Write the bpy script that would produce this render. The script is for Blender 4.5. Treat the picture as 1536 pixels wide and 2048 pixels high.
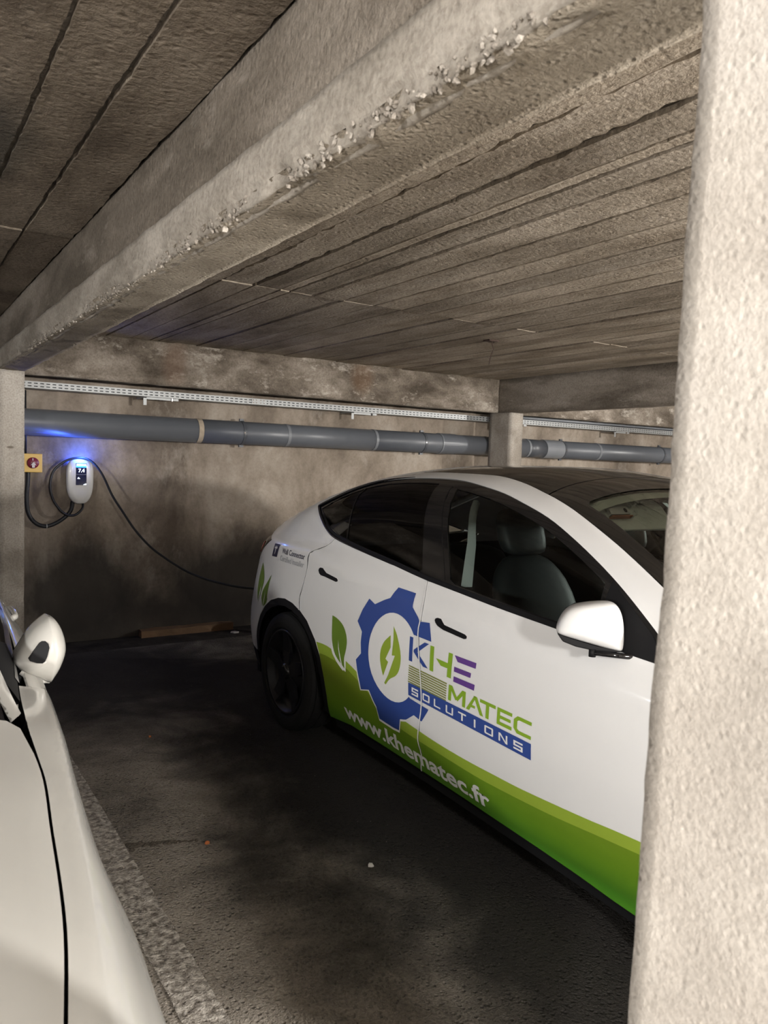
import bpy, bmesh, math, random
from mathutils import Vector, Matrix, noise
from mathutils.geometry import tessellate_polygon
from mathutils.bvhtree import BVHTree

for o in list(bpy.data.objects): bpy.data.objects.remove(o)
SC = bpy.context.scene
COL = SC.collection
random.seed(7)

# ------------------------------------------------------------------ camera
cam = bpy.data.cameras.new('camera'); camo = bpy.data.objects.new('camera', cam); COL.objects.link(camo)
r_, u_, f_ = Vector((.83688, -.54632, .03413)), Vector((.00803, .07459, .99718)), Vector((.54733, .83425, -.06681))
camo.matrix_world = Matrix(((r_.x, u_.x, -f_.x, 0), (r_.y, u_.y, -f_.y, 0), (r_.z, u_.z, -f_.z, 1.625), (0, 0, 0, 1)))
cam.sensor_fit = 'VERTICAL'; cam.sensor_height = 36; cam.sensor_width = 27
cam.lens = 1534.27 / 2048 * 36
cam.clip_start = .02; cam.clip_end = 100
cam.dof.use_dof = True; cam.dof.focus_distance = 4.2; cam.dof.aperture_fstop = 9
SC.camera = camo
# ------------------------------------------------------------------ world, exposure
w = bpy.data.worlds.new('garage_world'); SC.world = w; w.use_nodes = True
w.node_tree.nodes['Background'].inputs[0].default_value = (.6, .65, .7, 1)
w.node_tree.nodes['Background'].inputs[1].default_value = .0
SC.view_settings.view_transform = 'Standard'; SC.view_settings.look = 'None'
SC.view_settings.exposure = 2.1; SC.view_settings.gamma = 1; SC.view_settings.use_curve_mapping = False
# aisle lamps: (x, y, z, direction of tube, watts, colour)
LAMPS = [((-3.6, -2.1, 1.88), 0, 215, (1.0, .982, .955)),
         ((4.7, -2.7, 1.95), 0, 400, (1.0, .965, .92)),
         ((.3, -1.8, 2.0), 0, 85, (1.0, .965, .92)),
         ((-3.0, 4.6, 2.2), 0, 6, (.8, .88, 1.0)),  # unseen lamp added to light the tray mirrored in the side glass
         ((8.6, 2.2, 2.2), 90, 130, (1.0, .965, .92))]
SC.cycles.use_adaptive_sampling = True; SC.cycles.adaptive_threshold = .035; SC.cycles.adaptive_min_samples = 12
SC.cycles.max_bounces = 6; SC.cycles.diffuse_bounces = 3; SC.cycles.glossy_bounces = 3; SC.cycles.transmission_bounces = 3; SC.cycles.transparent_max_bounces = 6

# ------------------------------------------------------------------ helpers
ORG = {}
def link(o, parent=None):
    COL.objects.link(o)
    if parent is not None: o.parent = parent
    return o
def tag(o, label=None, cat=None, group=None, kind=None):
    if label: o['label'] = label
    if cat: o['category'] = cat
    if group: o['group'] = group
    if kind: o['kind'] = kind
    return o
def thing(name, label, cat, loc=(0, 0, 0), group=None):
    o = bpy.data.objects.new(name, None); o.empty_display_size = .1
    link(o); o.location = loc; ORG[o.name] = Vector(loc)
    return tag(o, label, cat, group)
def org(o):
    return ORG.get(o.name, Vector((0, 0, 0))) if o is not None else Vector((0, 0, 0))
def mk(name, verts, faces, mat, parent=None, smooth=False, bevel=0, normals=None, kind=None, label=None, fix=False):
    """verts in world coordinates"""
    b = org(parent)
    me = bpy.data.meshes.new(name)
    me.from_pydata([tuple(Vector(v) - b) for v in verts], [], faces); me.update()
    if fix:
        bm = bmesh.new(); bm.from_mesh(me); bmesh.ops.recalc_face_normals(bm, faces=bm.faces[:]); bm.to_mesh(me); bm.free()
    if smooth: me.polygons.foreach_set('use_smooth', [True] * len(me.polygons))
    if normals is not None:
        me.normals_split_custom_set_from_vertices(normals)
    if mat: me.materials.append(mat)
    o = bpy.data.objects.new(name, me); link(o, parent); ORG[o.name] = b
    if bevel:
        m = o.modifiers.new('bevel', 'BEVEL'); m.width = bevel; m.segments = 2; m.limit_method = 'ANGLE'
    if kind: o['kind'] = kind
    if label: o['label'] = label
    return o
def join(*vf):
    V, F = [], []
    for v, f in vf:
        n = len(V); V += [tuple(a) for a in v]; F += [[i + n for i in q] for q in f]
    return V, F
def box(x0, x1, y0, y1, z0, z1):
    V = [(x, y, z) for z in (z0, z1) for y in (y0, y1) for x in (x0, x1)]
    return V, [(0, 2, 3, 1), (4, 5, 7, 6), (0, 1, 5, 4), (2, 6, 7, 3), (0, 4, 6, 2), (1, 3, 7, 5)]
def rough(x0, x1, y0, y1, z0, z1, step=.06, amp=.004, freq=9, edge=None, steps=None):
    """box cut into a grid, displaced by noise"""
    bm = bmesh.new(); bmesh.ops.create_cube(bm, size=1)
    for v in bm.verts:
        v.co = Vector((x0 + (v.co.x + .5) * (x1 - x0), y0 + (v.co.y + .5) * (y1 - y0), z0 + (v.co.z + .5) * (z1 - z0)))
    lo, hi = (x0, y0, z0), (x1, y1, z1); st = steps or (step, step, step)
    for ax in range(3):
        n = max(1, int(round((hi[ax] - lo[ax]) / st[ax])))
        no = Vector((0, 0, 0)); no[ax] = 1
        for i in range(1, n):
            co = Vector((0, 0, 0)); co[ax] = lo[ax] + (hi[ax] - lo[ax]) * i / n
            bmesh.ops.bisect_plane(bm, geom=bm.verts[:] + bm.edges[:] + bm.faces[:], plane_co=co, plane_no=no)
    bmesh.ops.remove_doubles(bm, verts=bm.verts[:], dist=1e-5)
    for v in bm.verts:
        p = v.co.copy()
        v.co += noise.noise_vector(p * freq) * amp + noise.noise_vector(p * freq * 4) * amp * .5
        if edge: edge(v, p)
    bm.verts.ensure_lookup_table()
    V = [tuple(v.co) for v in bm.verts]; F = [[v.index for v in f.verts] for f in bm.faces]; bm.free()
    return V, F
def tube(path, r, n=10, caps=True):
    path = [Vector(p) for p in path]; V, F = [], []
    ref = Vector((0, 0, 1))
    for i, p in enumerate(path):
        t = (path[min(i + 1, len(path) - 1)] - path[max(i - 1, 0)]).normalized()
        if abs(t.dot(ref)) > .95: ref = Vector((1, 0, 0)) if abs(t.x) < .9 else Vector((0, 1, 0))
        a = (ref - t * ref.dot(t)).normalized(); b = t.cross(a); ref = a
        rr = r[i] if isinstance(r, (list, tuple)) else r
        for k in range(n):
            th = 2 * math.pi * k / n
            V.append(p + a * math.cos(th) * rr + b * math.sin(th) * rr)
    for i in range(len(path) - 1):
        for k in range(n):
            F.append((i * n + k, i * n + (k + 1) % n, (i + 1) * n + (k + 1) % n, (i + 1) * n + k))
    if caps:
        F.append(tuple(range(n))[::-1]); F.append(tuple((len(path) - 1) * n + k for k in range(n)))
    return V, F
def spline(pts, n=8):
    pts = [Vector(p) for p in pts]; out = []
    for i in range(len(pts) - 1):
        p0, p1, p2, p3 = pts[max(i - 1, 0)], pts[i], pts[i + 1], pts[min(i + 2, len(pts) - 1)]
        for k in range(n):
            t = k / n
            out.append(.5 * ((2 * p1) + (p2 - p0) * t + (2 * p0 - 5 * p1 + 4 * p2 - p3) * t * t + (3 * p1 - p0 - 3 * p2 + p3) * t ** 3))
    out.append(pts[-1]); return out
def ring(x0, x1, cy, cz, ri, ro, n=28, a0=0, a1=2 * math.pi):
    """hollow ring about an axis along X"""
    full = abs(a1 - a0 - 2 * math.pi) < 1e-6; m = n if full else n + 1; V, F = [], []
    for k in range(m):
        a = a0 + (a1 - a0) * k / n; c, s = math.cos(a), math.sin(a)
        V += [(x0, cy + ri * c, cz + ri * s), (x0, cy + ro * c, cz + ro * s), (x1, cy + ro * c, cz + ro * s), (x1, cy + ri * c, cz + ri * s)]
    for k in range(n):
        a, b = k * 4, ((k + 1) % m) * 4
        for i in range(4): F.append((a + i, a + (i + 1) % 4, b + (i + 1) % 4, b + i))
    return V, F
def lathe_x(prof, cx, cy, cz, n=48, sgn=1):
    """prof: (offset along X, radius)"""
    V, F = [], []
    m = len(prof)
    for k in range(n):
        a = 2 * math.pi * k / n
        for dx, r in prof: V.append((cx + sgn * dx, cy + r * math.cos(a), cz + r * math.sin(a)))
    for k in range(n):
        for i in range(m - 1):
            F.append((k * m + i, k * m + i + 1, ((k + 1) % n) * m + i + 1, ((k + 1) % n) * m + i))
    return V, F

# ------------------------------------------------------------------ materials
def nm(name):
    m = bpy.data.materials.new(name); m.use_nodes = True
    return m, m.node_tree, m.node_tree.nodes['Principled BSDF']
def plain(name, col, rough=.5, metal=0, coat=0, spec=.5, noise_amt=.06, nscale=14, bump=0, bscale=120):
    m, t, p = nm(name); N, L = t.nodes, t.links
    p.inputs['Roughness'].default_value = rough; p.inputs['Metallic'].default_value = metal
    p.inputs['Coat Weight'].default_value = coat; p.inputs['Coat Roughness'].default_value = .06
    p.inputs['Specular IOR Level'].default_value = spec
    tc = N.new('ShaderNodeTexCoord'); nz = N.new('ShaderNodeTexNoise'); nz.inputs['Scale'].default_value = nscale; nz.inputs['Detail'].default_value = 4
    L.new(tc.outputs['Object'], nz.inputs['Vector'])
    mx = N.new('ShaderNodeMix'); mx.data_type = 'RGBA'
    mx.inputs[6].default_value = (*[c * (1 - noise_amt) for c in col], 1); mx.inputs[7].default_value = (*[min(1, c * (1 + noise_amt)) for c in col], 1)
    L.new(nz.outputs['Fac'], mx.inputs[0]); L.new(mx.outputs[2], p.inputs['Base Color'])
    if bump:
        nb = N.new('ShaderNodeTexNoise'); nb.inputs['Scale'].default_value = bscale; L.new(tc.outputs['Object'], nb.inputs['Vector'])
        b = N.new('ShaderNodeBump'); b.inputs['Strength'].default_value = bump; b.inputs['Distance'].default_value = .002
        L.new(nb.outputs['Fac'], b.inputs['Height']); L.new(b.outputs[0], p.inputs['Normal'])
    return m
def ramp(N, stops):
    r = N.new('ShaderNodeValToRGB'); e = r.color_ramp.elements
    e[0].position, e[0].color = stops[0][0], (*stops[0][1], 1); e[1].position, e[1].color = stops[-1][0], (*stops[-1][1], 1)
    for pos, c in stops[1:-1]:
        x = e.new(pos); x.color = (*c, 1)
    return r
def concrete(name, dark, mid, light, scale=1.6, stretch=(1, 1, 1), bump=.5, bd=.006, fine=70, rough=.9, pits=.5, spk=.8, blots=(), pale=None, pale_amt=.0, seed=0):
    m, t, p = nm(name); N, L = t.nodes, t.links
    p.inputs['Roughness'].default_value = rough; p.inputs['Specular IOR Level'].default_value = .25
    tc = N.new('ShaderNodeTexCoord'); mp = N.new('ShaderNodeMapping'); mp.inputs['Scale'].default_value = stretch; mp.inputs['Location'].default_value = (seed, seed * .7, seed * 1.3)
    L.new(tc.outputs['Object'], mp.inputs['Vector'])
    n1 = N.new('ShaderNodeTexNoise'); n1.inputs['Scale'].default_value = scale; n1.inputs['Detail'].default_value = 6; n1.inputs['Roughness'].default_value = .62; n1.inputs['Distortion'].default_value = .3
    L.new(mp.outputs[0], n1.inputs['Vector'])
    rp = ramp(N, [(.36, dark), (.5, mid), (.64, light)]); L.new(n1.outputs['Fac'], rp.inputs['Fac'])
    n2 = N.new('ShaderNodeTexNoise'); n2.inputs['Scale'].default_value = fine; n2.inputs['Detail'].default_value = 3; n2.inputs['Roughness'].default_value = .7
    L.new(tc.outputs['Object'], n2.inputs['Vector'])
    r2 = ramp(N, [(.3, (.62, .6, .58)), (.55, (1, 1, 1)), (.75, (1.15, 1.15, 1.13))]); L.new(n2.outputs['Fac'], r2.inputs['Fac'])
    mul = N.new('ShaderNodeMix'); mul.data_type = 'RGBA'; mul.blend_type = 'MULTIPLY'; mul.inputs[0].default_value = spk
    L.new(rp.outputs[0], mul.inputs[6]); L.new(r2.outputs[0], mul.inputs[7]); col = mul.outputs[2]
    if pale:
        n4 = N.new('ShaderNodeTexNoise'); n4.inputs['Scale'].default_value = scale * 2.3; n4.inputs['Detail'].default_value = 5; n4.inputs['Roughness'].default_value = .75
        L.new(mp.outputs[0], n4.inputs['Vector']); r4 = ramp(N, [(.56, (0, 0, 0)), (.72, (pale_amt,) * 3)]); L.new(n4.outputs['Fac'], r4.inputs['Fac'])
        mx = N.new('ShaderNodeMix'); mx.data_type = 'RGBA'; mx.inputs[7].default_value = (*pale, 1)
        L.new(r4.outputs[0], mx.inputs[0]); L.new(col, mx.inputs[6]); col = mx.outputs[2]
    for (c, rad, amt, bcol) in blots:          # soot, oil and damp stains; wall and floor ones also hold painted shade
        sub = N.new('ShaderNodeVectorMath'); sub.operation = 'SUBTRACT'; sub.inputs[1].default_value = c; L.new(tc.outputs['Object'], sub.inputs[0])
        dv = N.new('ShaderNodeVectorMath'); dv.operation = 'DIVIDE'; dv.inputs[1].default_value = rad; L.new(sub.outputs[0], dv.inputs[0])
        ln = N.new('ShaderNodeVectorMath'); ln.operation = 'LENGTH'; L.new(dv.outputs[0], ln.inputs[0])
        ad = N.new('ShaderNodeMath'); ad.operation = 'MULTIPLY_ADD'; ad.inputs[1].default_value = .7; L.new(n1.outputs['Fac'], ad.inputs[0])
        s2 = N.new('ShaderNodeMath'); s2.operation = 'SUBTRACT'; s2.inputs[1].default_value = .35; L.new(ln.outputs['Value'], s2.inputs[0]); L.new(s2.outputs[0], ad.inputs[2])
        rr = N.new('ShaderNodeMapRange'); rr.inputs['From Min'].default_value = 1.0; rr.inputs['From Max'].default_value = .45; rr.inputs['To Min'].default_value = 0; rr.inputs['To Max'].default_value = amt
        L.new(ad.outputs[0], rr.inputs['Value'])
        mx = N.new('ShaderNodeMix'); mx.data_type = 'RGBA'; mx.inputs[7].default_value = (*bcol, 1)
        L.new(rr.outputs[0], mx.inputs[0]); L.new(col, mx.inputs[6]); col = mx.outputs[2]
    L.new(col, p.inputs['Base Color'])
    vo = N.new('ShaderNodeTexVoronoi'); vo.inputs['Scale'].default_value = fine * .55; L.new(tc.outputs['Object'], vo.inputs['Vector'])
    rv = N.new('ShaderNodeMapRange'); rv.inputs['From Max'].default_value = .35; L.new(vo.outputs['Distance'], rv.inputs['Value'])
    a1 = N.new('ShaderNodeMath'); a1.operation = 'MULTIPLY_ADD'; a1.inputs[1].default_value = pits; L.new(rv.outputs[0], a1.inputs[0]); L.new(n2.outputs['Fac'], a1.inputs[2])
    a2 = N.new('ShaderNodeMath'); a2.operation = 'MULTIPLY_ADD'; a2.inputs[1].default_value = 1.4; L.new(n1.outputs['Fac'], a2.inputs[0]); L.new(a1.outputs[0], a2.inputs[2])
    b = N.new('ShaderNodeBump'); b.inputs['Strength'].default_value = bump; b.inputs['Distance'].default_value = bd
    L.new(a2.outputs[0], b.inputs['Height']); L.new(b.outputs[0], p.inputs['Normal'])
    return m
def glass(name, tint, amount, rough=.02):
    """thin pane: tinted see-through with a fresnel gloss"""
    m = bpy.data.materials.new(name); m.use_nodes = True; t = m.node_tree; N, L = t.nodes, t.links
    N.remove(N['Principled BSDF']); out = N['Material Output']
    tr = N.new('ShaderNodeBsdfTransparent'); gl = N.new('ShaderNodeBsdfGlossy'); gl.inputs['Roughness'].default_value = rough
    tc = N.new('ShaderNodeTexCoord'); nz = N.new('ShaderNodeTexNoise'); nz.inputs['Scale'].default_value = 3; L.new(tc.outputs['Object'], nz.inputs['Vector'])
    mx = N.new('ShaderNodeMix'); mx.data_type = 'RGBA'; mx.inputs[6].default_value = (*[c * amount * .97 for c in tint], 1); mx.inputs[7].default_value = (*[c * amount for c in tint], 1)
    L.new(nz.outputs['Fac'], mx.inputs[0]); L.new(mx.outputs[2], tr.inputs['Color'])
    fr = N.new('ShaderNodeFresnel'); fr.inputs['IOR'].default_value = 1.5
    ms = N.new('ShaderNodeMixShader'); L.new(fr.outputs[0], ms.inputs[0]); L.new(tr.outputs[0], ms.inputs[1]); L.new(gl.outputs[0], ms.inputs[2]); L.new(ms.outputs[0], out.inputs['Surface'])
    return m
def emit(name, col, strength):
    m, t, p = nm(name)
    p.inputs['Base Color'].default_value = (*col, 1); p.inputs['Emission Color'].default_value = (*col, 1); p.inputs['Emission Strength'].default_value = strength
    return m

M = {}
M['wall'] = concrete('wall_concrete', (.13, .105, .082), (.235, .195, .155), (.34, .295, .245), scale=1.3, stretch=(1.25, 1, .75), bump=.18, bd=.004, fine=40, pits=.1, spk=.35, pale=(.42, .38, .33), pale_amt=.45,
    blots=[((1.40, 6.94, .35), (.78, 9, .68), .9, (.022, .02, .018)), ((2.85, 6.94, .38), (.9, 9, .62), .88, (.022, .02, .018)), ((2.1, 6.94, -.05), (1.5, 9, .55), .85, (.025, .022, .02)), ((4.4, 6.94, .3), (1.4, 9, .6), .8, (.025, .022, .02))])  # soot marks with the left car's shade on the low wall painted in
M['wbeam'] = concrete('wall_beam_concrete', (.09, .073, .056), (.20, .168, .135), (.36, .315, .265), scale=2.6, stretch=(.7, 1, 1.3), bump=.55, bd=.007, fine=60, pale=(.60, .55, .48), pale_amt=.85, seed=3,
    blots=[((3.97, 6.5, 2.44), (.16, 9, .2), .45, (.17, .095, .05)), ((2.1, 6.5, 2.4), (.14, 9, .25), .4, (.19, .11, .07))])
M['beam'] = concrete('beam_concrete', (.115, .098, .078), (.195, .168, .138), (.30, .265, .225), scale=1.9, stretch=(1, .5, 1.8), bump=.6, bd=.007, fine=70, pale=(.46, .42, .37), pale_amt=.5, seed=5, blots=[((.72, 1.3, 2.44), (.3, .8, .10), .5, (.13, .115, .095)), ((.72, 3.4, 2.48), (.3, 1.4, .07), .45, (.13, .115, .095))])
M['beam_low'] = concrete('beam_base_concrete', (.24, .215, .18), (.37, .335, .29), (.48, .44, .39), scale=2.4, stretch=(1, .5, 1.2), bump=.4, bd=.004, fine=70, pale=(.58, .54, .48), pale_amt=.6, seed=8)
M['soffit'] = concrete('beam_soffit_concrete', (.23, .195, .15), (.34, .295, .235), (.43, .38, .31), scale=2.0, stretch=(1, .5, 1), bump=.9, bd=.006, fine=95, pits=.9, seed=11)
M['board'] = [concrete('board_marked_concrete', tuple(c * k for c in (.235, .195, .15)), tuple(c * k for c in (.35, .30, .24)), tuple(c * k for c in (.46, .40, .33)), scale=2.6, stretch=(1.6, .5, 1), bump=.75, bd=.007, fine=55, spk=.95, pale=(.42, .375, .32), pale_amt=.5, seed=20 + i * 3.7) for i, k in enumerate((1.0, .86, 1.12))]
M['slab'] = concrete('slab_concrete', (.05, .04, .032), (.08, .066, .05), (.12, .10, .08), scale=3, bump=.6, bd=.008, fine=50, seed=4)
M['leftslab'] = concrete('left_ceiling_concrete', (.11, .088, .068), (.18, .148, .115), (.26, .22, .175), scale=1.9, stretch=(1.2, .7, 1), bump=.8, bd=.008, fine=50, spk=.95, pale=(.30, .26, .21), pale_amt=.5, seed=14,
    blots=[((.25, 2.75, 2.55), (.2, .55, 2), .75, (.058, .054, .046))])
M['column'] = concrete('column_concrete', (.27, .24, .205), (.40, .365, .32), (.48, .445, .40), scale=1.5, bump=.25, bd=.004, fine=80, pits=.2, seed=9, blots=[((.8, 6.3, 1.63), (.03, .3, .012), .8, (.1, .08, .06))])
M['pillar'] = concrete('pillar_plaster', (.48, .44, .395), (.565, .525, .475), (.62, .58, .535), scale=4, bump=.38, bd=.005, fine=130, pits=.6, spk=.45, seed=2)
M['stone'] = concrete('aggregate_stone', (.20, .175, .145), (.30, .27, .235), (.42, .385, .34), scale=20, bump=.3, bd=.002, fine=200, seed=6)
M['ridge'] = plain('crumbled_asphalt', (.075, .062, .048), .95, noise_amt=.5, nscale=60)
M['grit'] = plain('grey_grit', (.16, .145, .125), .9, noise_amt=.4)
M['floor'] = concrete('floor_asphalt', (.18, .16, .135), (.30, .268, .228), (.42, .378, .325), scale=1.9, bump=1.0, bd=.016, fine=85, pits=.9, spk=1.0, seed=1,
    blots=[((2.25, 3.0, 0), (1.3, 1.9, 3), .93, (.024, .022, .02)), ((2.4, 4.4, 0), (1.32, 3.0, 3), .93, (.026, .024, .022)), ((2.35, 1.5, 0), (1.45, 2.3, 3), .93, (.024, .022, .02)), ((1.15, 5.7, 0), (1.7, 1.7, 3), .93, (.024, .022, .021))])  # stall stains with shade painted in; the last is the left car's shadow
M['aisle'] = concrete('pale_aisle_bounce', (.36, .33, .29), (.44, .41, .37), (.5, .47, .43), scale=2, bump=.2, bd=.004, fine=60, seed=19)
M['gutter'] = concrete('gutter_grime', (.015, .013, .011), (.03, .026, .022), (.05, .043, .036), scale=4, bump=.8, bd=.01, fine=60, seed=13)
M['line'] = concrete('worn_line_paint', (.16, .14, .118), (.42, .385, .34), (.72, .675, .61), scale=38, bump=.9, bd=.008, fine=120, rough=.6, pits=.8, seed=17)
M['white'] = plain('white_vinyl_wrap', (.80, .80, .80), .28, coat=.6, noise_amt=.008)
M['white2'] = plain('pearl_white_paint', (.50, .488, .455), .25, coat=.8, noise_amt=.01)
M['black'] = plain('black_plastic', (.007, .007, .008), .6, spec=.25)
M['gloss'] = plain('gloss_black', (.008, .008, .009), .06, coat=.5, noise_amt=.02)
M['satin'] = plain('satin_black_trim', (.17, .17, .19), .25, metal=1, noise_amt=.02)
M['roofglass'] = plain('dark_roof_glass', (.012, .011, .01), .08, coat=.3, noise_amt=.02)
M['cabin'] = plain('black_cabin_trim', (.010, .010, .011), .8)
M['seat'] = plain('grey_leatherette', (.035, .038, .039), .5, bump=.15, bscale=220)
M['mint'] = plain('pale_headliner', (.86, .90, .86), .8)
M['tyre'] = plain('tyre_rubber', (.010, .010, .010), .8, spec=.25, bump=.2)
M['tyregap'] = plain('tyre_groove', (.006, .006, .006), .9)
M['rim'] = plain('black_wheel_cover', (.010, .010, .012), .3)
M['privacy'] = glass('privacy_glass', (.6, .62, .66), .022)
M['clear'] = glass('tinted_glass', (.84, .92, .89), .66)
M['screenglass'] = glass('windscreen_glass', (.90, .98, .93), .95)
M['red'] = plain('red_lens', (.45, .012, .012), .2, coat=.3)
M['lamp'] = plain('smoked_lens', (.012, .006, .006), .1, coat=.5)
M['headlamp'] = plain('headlamp_lens', (.35, .36, .38), .1, coat=.5)
M['blue'] = plain('blue_vinyl', (.035, .075, .30), .35, coat=.4, noise_amt=.02)
M['green'] = plain('green_vinyl', (.25, .42, .03), .35, coat=.4, noise_amt=.03)
M['lime'] = plain('lime_vinyl', (.30, .42, .045), .35, coat=.4, noise_amt=.03)
M['purple'] = plain('purple_vinyl', (.13, .055, .27), .35, coat=.4, noise_amt=.02)
M['olive'] = plain('olive_vinyl', (.235, .26, .07), .35, coat=.4, noise_amt=.02)
M['leaf'] = plain('leaf_vinyl', (.14, .24, .028), .35, coat=.4, noise_amt=.08)
M['navy'] = plain('navy_vinyl', (.012, .014, .05), .35, coat=.4)
M['grey'] = plain('grey_vinyl', (.40, .41, .43), .4)
M['decalwhite'] = plain('white_vinyl', (.84, .84, .84), .3, coat=.4, noise_amt=.005)
M['pvc'] = plain('grey_pvc', (.10, .108, .122), .38, noise_amt=.1, nscale=6)
M['pvc2'] = plain('pale_grey_pvc', (.17, .18, .195), .4, noise_amt=.1, nscale=6)
M['pvcdark'] = plain('dark_grey_pvc', (.065, .07, .08), .4, noise_amt=.1)
M['plaster'] = plain('plaster_residue', (.36, .30, .23), .9, noise_amt=.3, nscale=30)
M['zinc'] = plain('galvanised_steel', (.34, .35, .35), .5, metal=.4, noise_amt=.12, nscale=20)
M['cable'] = plain('black_cable', (.012, .014, .018), .45)
M['tie'] = plain('grey_cable_tie', (.42, .43, .42), .5)
M['box'] = plain('white_charger_shell', (.54, .535, .525), .35, coat=.2, noise_amt=.01)
M['screen'] = plain('charger_screen', (.008, .012, .045), .08, coat=.6)
M['led'] = emit('blue_led', (.01, .12, 1.0), 2.2)
M['ledcore'] = emit('white_blue_led', (.16, .55, 1.0), 5)
M['halo'] = emit('blue_halo', (.03, .08, 1.0), 70)
M['digit_glint'] = emit('screen_digits_glints', (.75, .88, 1.0), .9)
M['yellow'] = plain('yellow_switch_box', (.62, .40, .09), .5)
M['maroon'] = plain('maroon_knob', (.16, .012, .03), .35)
M['knobgrey'] = plain('grey_knob_arrow', (.45, .42, .46), .4)
M['chrome'] = plain('chrome', (.75, .75, .77), .08, metal=1)
M['wood'] = plain('weathered_plank', (.16, .095, .05), .8, noise_amt=.45, nscale=9, bump=.5, bscale=60)
M['rust'] = plain('rusty_steel', (.05, .03, .022), .8, noise_amt=.4)
M['paper'] = plain('litter', (.55, .53, .50), .8)
M['orange'] = plain('orange_litter', (.5, .16, .05), .7)
M['tube'] = emit('lamp_tube', (1.0, .95, .88), 6)
M['fixture'] = plain('lamp_housing', (.6, .6, .58), .5)
def green_print():
    """printed gradient of the wrap: fresh green low down to olive-lime at its upper edge"""
    m, t, p = nm('green_gradient_print'); N, L = t.nodes, t.links
    p.inputs['Roughness'].default_value = .35; p.inputs['Coat Weight'].default_value = .4
    tc = N.new('ShaderNodeTexCoord'); sx = N.new('ShaderNodeSeparateXYZ'); L.new(tc.outputs['Object'], sx.inputs[0])
    mr = N.new('ShaderNodeMapRange'); mr.inputs['From Min'].default_value = .2; mr.inputs['From Max'].default_value = .5; L.new(sx.outputs['Z'], mr.inputs['Value'])
    rp = ramp(N, [(0, (.07, .24, .018)), (.35, (.13, .27, .016)), (1, (.18, .25, .018))]); L.new(mr.outputs[0], rp.inputs['Fac']); L.new(rp.outputs[0], p.inputs['Base Color'])
    return m
M['greengrad'] = green_print()

# ------------------------------------------------------------------ the garage shell
ZC, ZB, YW, YWB = 2.56, 2.196, 6.94, 6.52      # ceiling, beam soffit, back wall, front of wall beam
BX0, BX1, B2X0, B2X1 = .72, .895, 5.75, 5.93
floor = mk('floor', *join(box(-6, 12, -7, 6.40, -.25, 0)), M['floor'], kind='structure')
mk('aisle_bounce_floor', *box(-6, 12, -7, -.25, -.01, .004), M['aisle'], floor)  # unseen pale surface added to bounce light up to soffit and ceiling
mk('gutter', *box(-6, 12, 6.40, YW + .1, -.25, -.035), M['gutter'], floor)
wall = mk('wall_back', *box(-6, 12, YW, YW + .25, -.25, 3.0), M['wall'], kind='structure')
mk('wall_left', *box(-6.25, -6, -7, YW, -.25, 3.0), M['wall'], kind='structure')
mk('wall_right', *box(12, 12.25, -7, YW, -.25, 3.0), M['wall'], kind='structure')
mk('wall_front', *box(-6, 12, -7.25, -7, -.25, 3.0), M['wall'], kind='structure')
ceil = mk('ceiling', *box(-6, 12, -7, YW, ZC + .016, 3.0), M['slab'], kind='structure')
def board(x0, x1, y0, y1, mat, amp=.004, rnd=None):
    n = max(4, int((y1 - y0) / .035)); dz = random.uniform(-.005, .005); V, F = [], []
    s = random.uniform(0, 99)
    for i in range(n + 1):
        y = y0 + (y1 - y0) * i / n
        a = x0 + .004 + abs(noise.noise(Vector((s, y * 14, 1)))) * amp * 2.6 + max(0, noise.noise(Vector((s, y * 2.1, 4)))) * amp * 1.6
        b = x1 - .004 - abs(noise.noise(Vector((s, y * 14, 2)))) * amp * 2.6 - max(0, noise.noise(Vector((s, y * 2.1, 7)))) * amp * 1.6
        sag = noise.noise(Vector((s, y * 1.3, 9))) * .003
        for x, z in ((a, ZC + .03), (a, ZC + dz + sag), (a + .25 * (b - a), ZC + dz + sag + .001), (a + .75 * (b - a), ZC + dz + sag - .001), (b, ZC + dz + sag), (b, ZC + .03)): V.append((x, y, z))
    for i in range(n):
        for k in range(5):
            a = i * 6 + k; F.append((a, a + 6, a + 7, a + 1))
    F.append((0, 1, 2, 3, 4, 5)); F.append(tuple(n * 6 + k for k in (5, 4, 3, 2, 1, 0)))
    return mk('ceiling_board', V, F, mat, ceil)
gx = [BX1, 1.13, 1.335, 1.529, 1.72, 1.876, 1.94, 2.09, 2.285, 2.50, 2.70, 2.90, 3.108, 3.306, 3.48, 3.662, 3.85, 4.05, 4.24, 4.43, 4.62, 4.81, 5.0, 5.19, 5.38, 5.57, B2X0]
for i in range(len(gx) - 1):
    j = 4.0 + random.uniform(-.01, .01)
    a = .011 if 1.5 < gx[i] < 1.7 or 1.3 < gx[i] < 1.5 else .0058
    board(gx[i], gx[i + 1], -.6, j - .003, M['board'][random.randrange(3)], a)
    board(gx[i], gx[i + 1], j + .004, YWB + .05, M['board'][random.randrange(3)], .003)
gl = [BX0, .52, .35, .16, -.02, -.2, -.4, -.6, -.8, -1.0, -1.3, -1.7, -2.2, -2.8, -3.4, -4.3]
for i in range(len(gl) - 1):
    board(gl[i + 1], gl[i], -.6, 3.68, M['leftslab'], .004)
    board(gl[i + 1], gl[i], 3.69, YWB + .05, M['leftslab'], .003)

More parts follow.
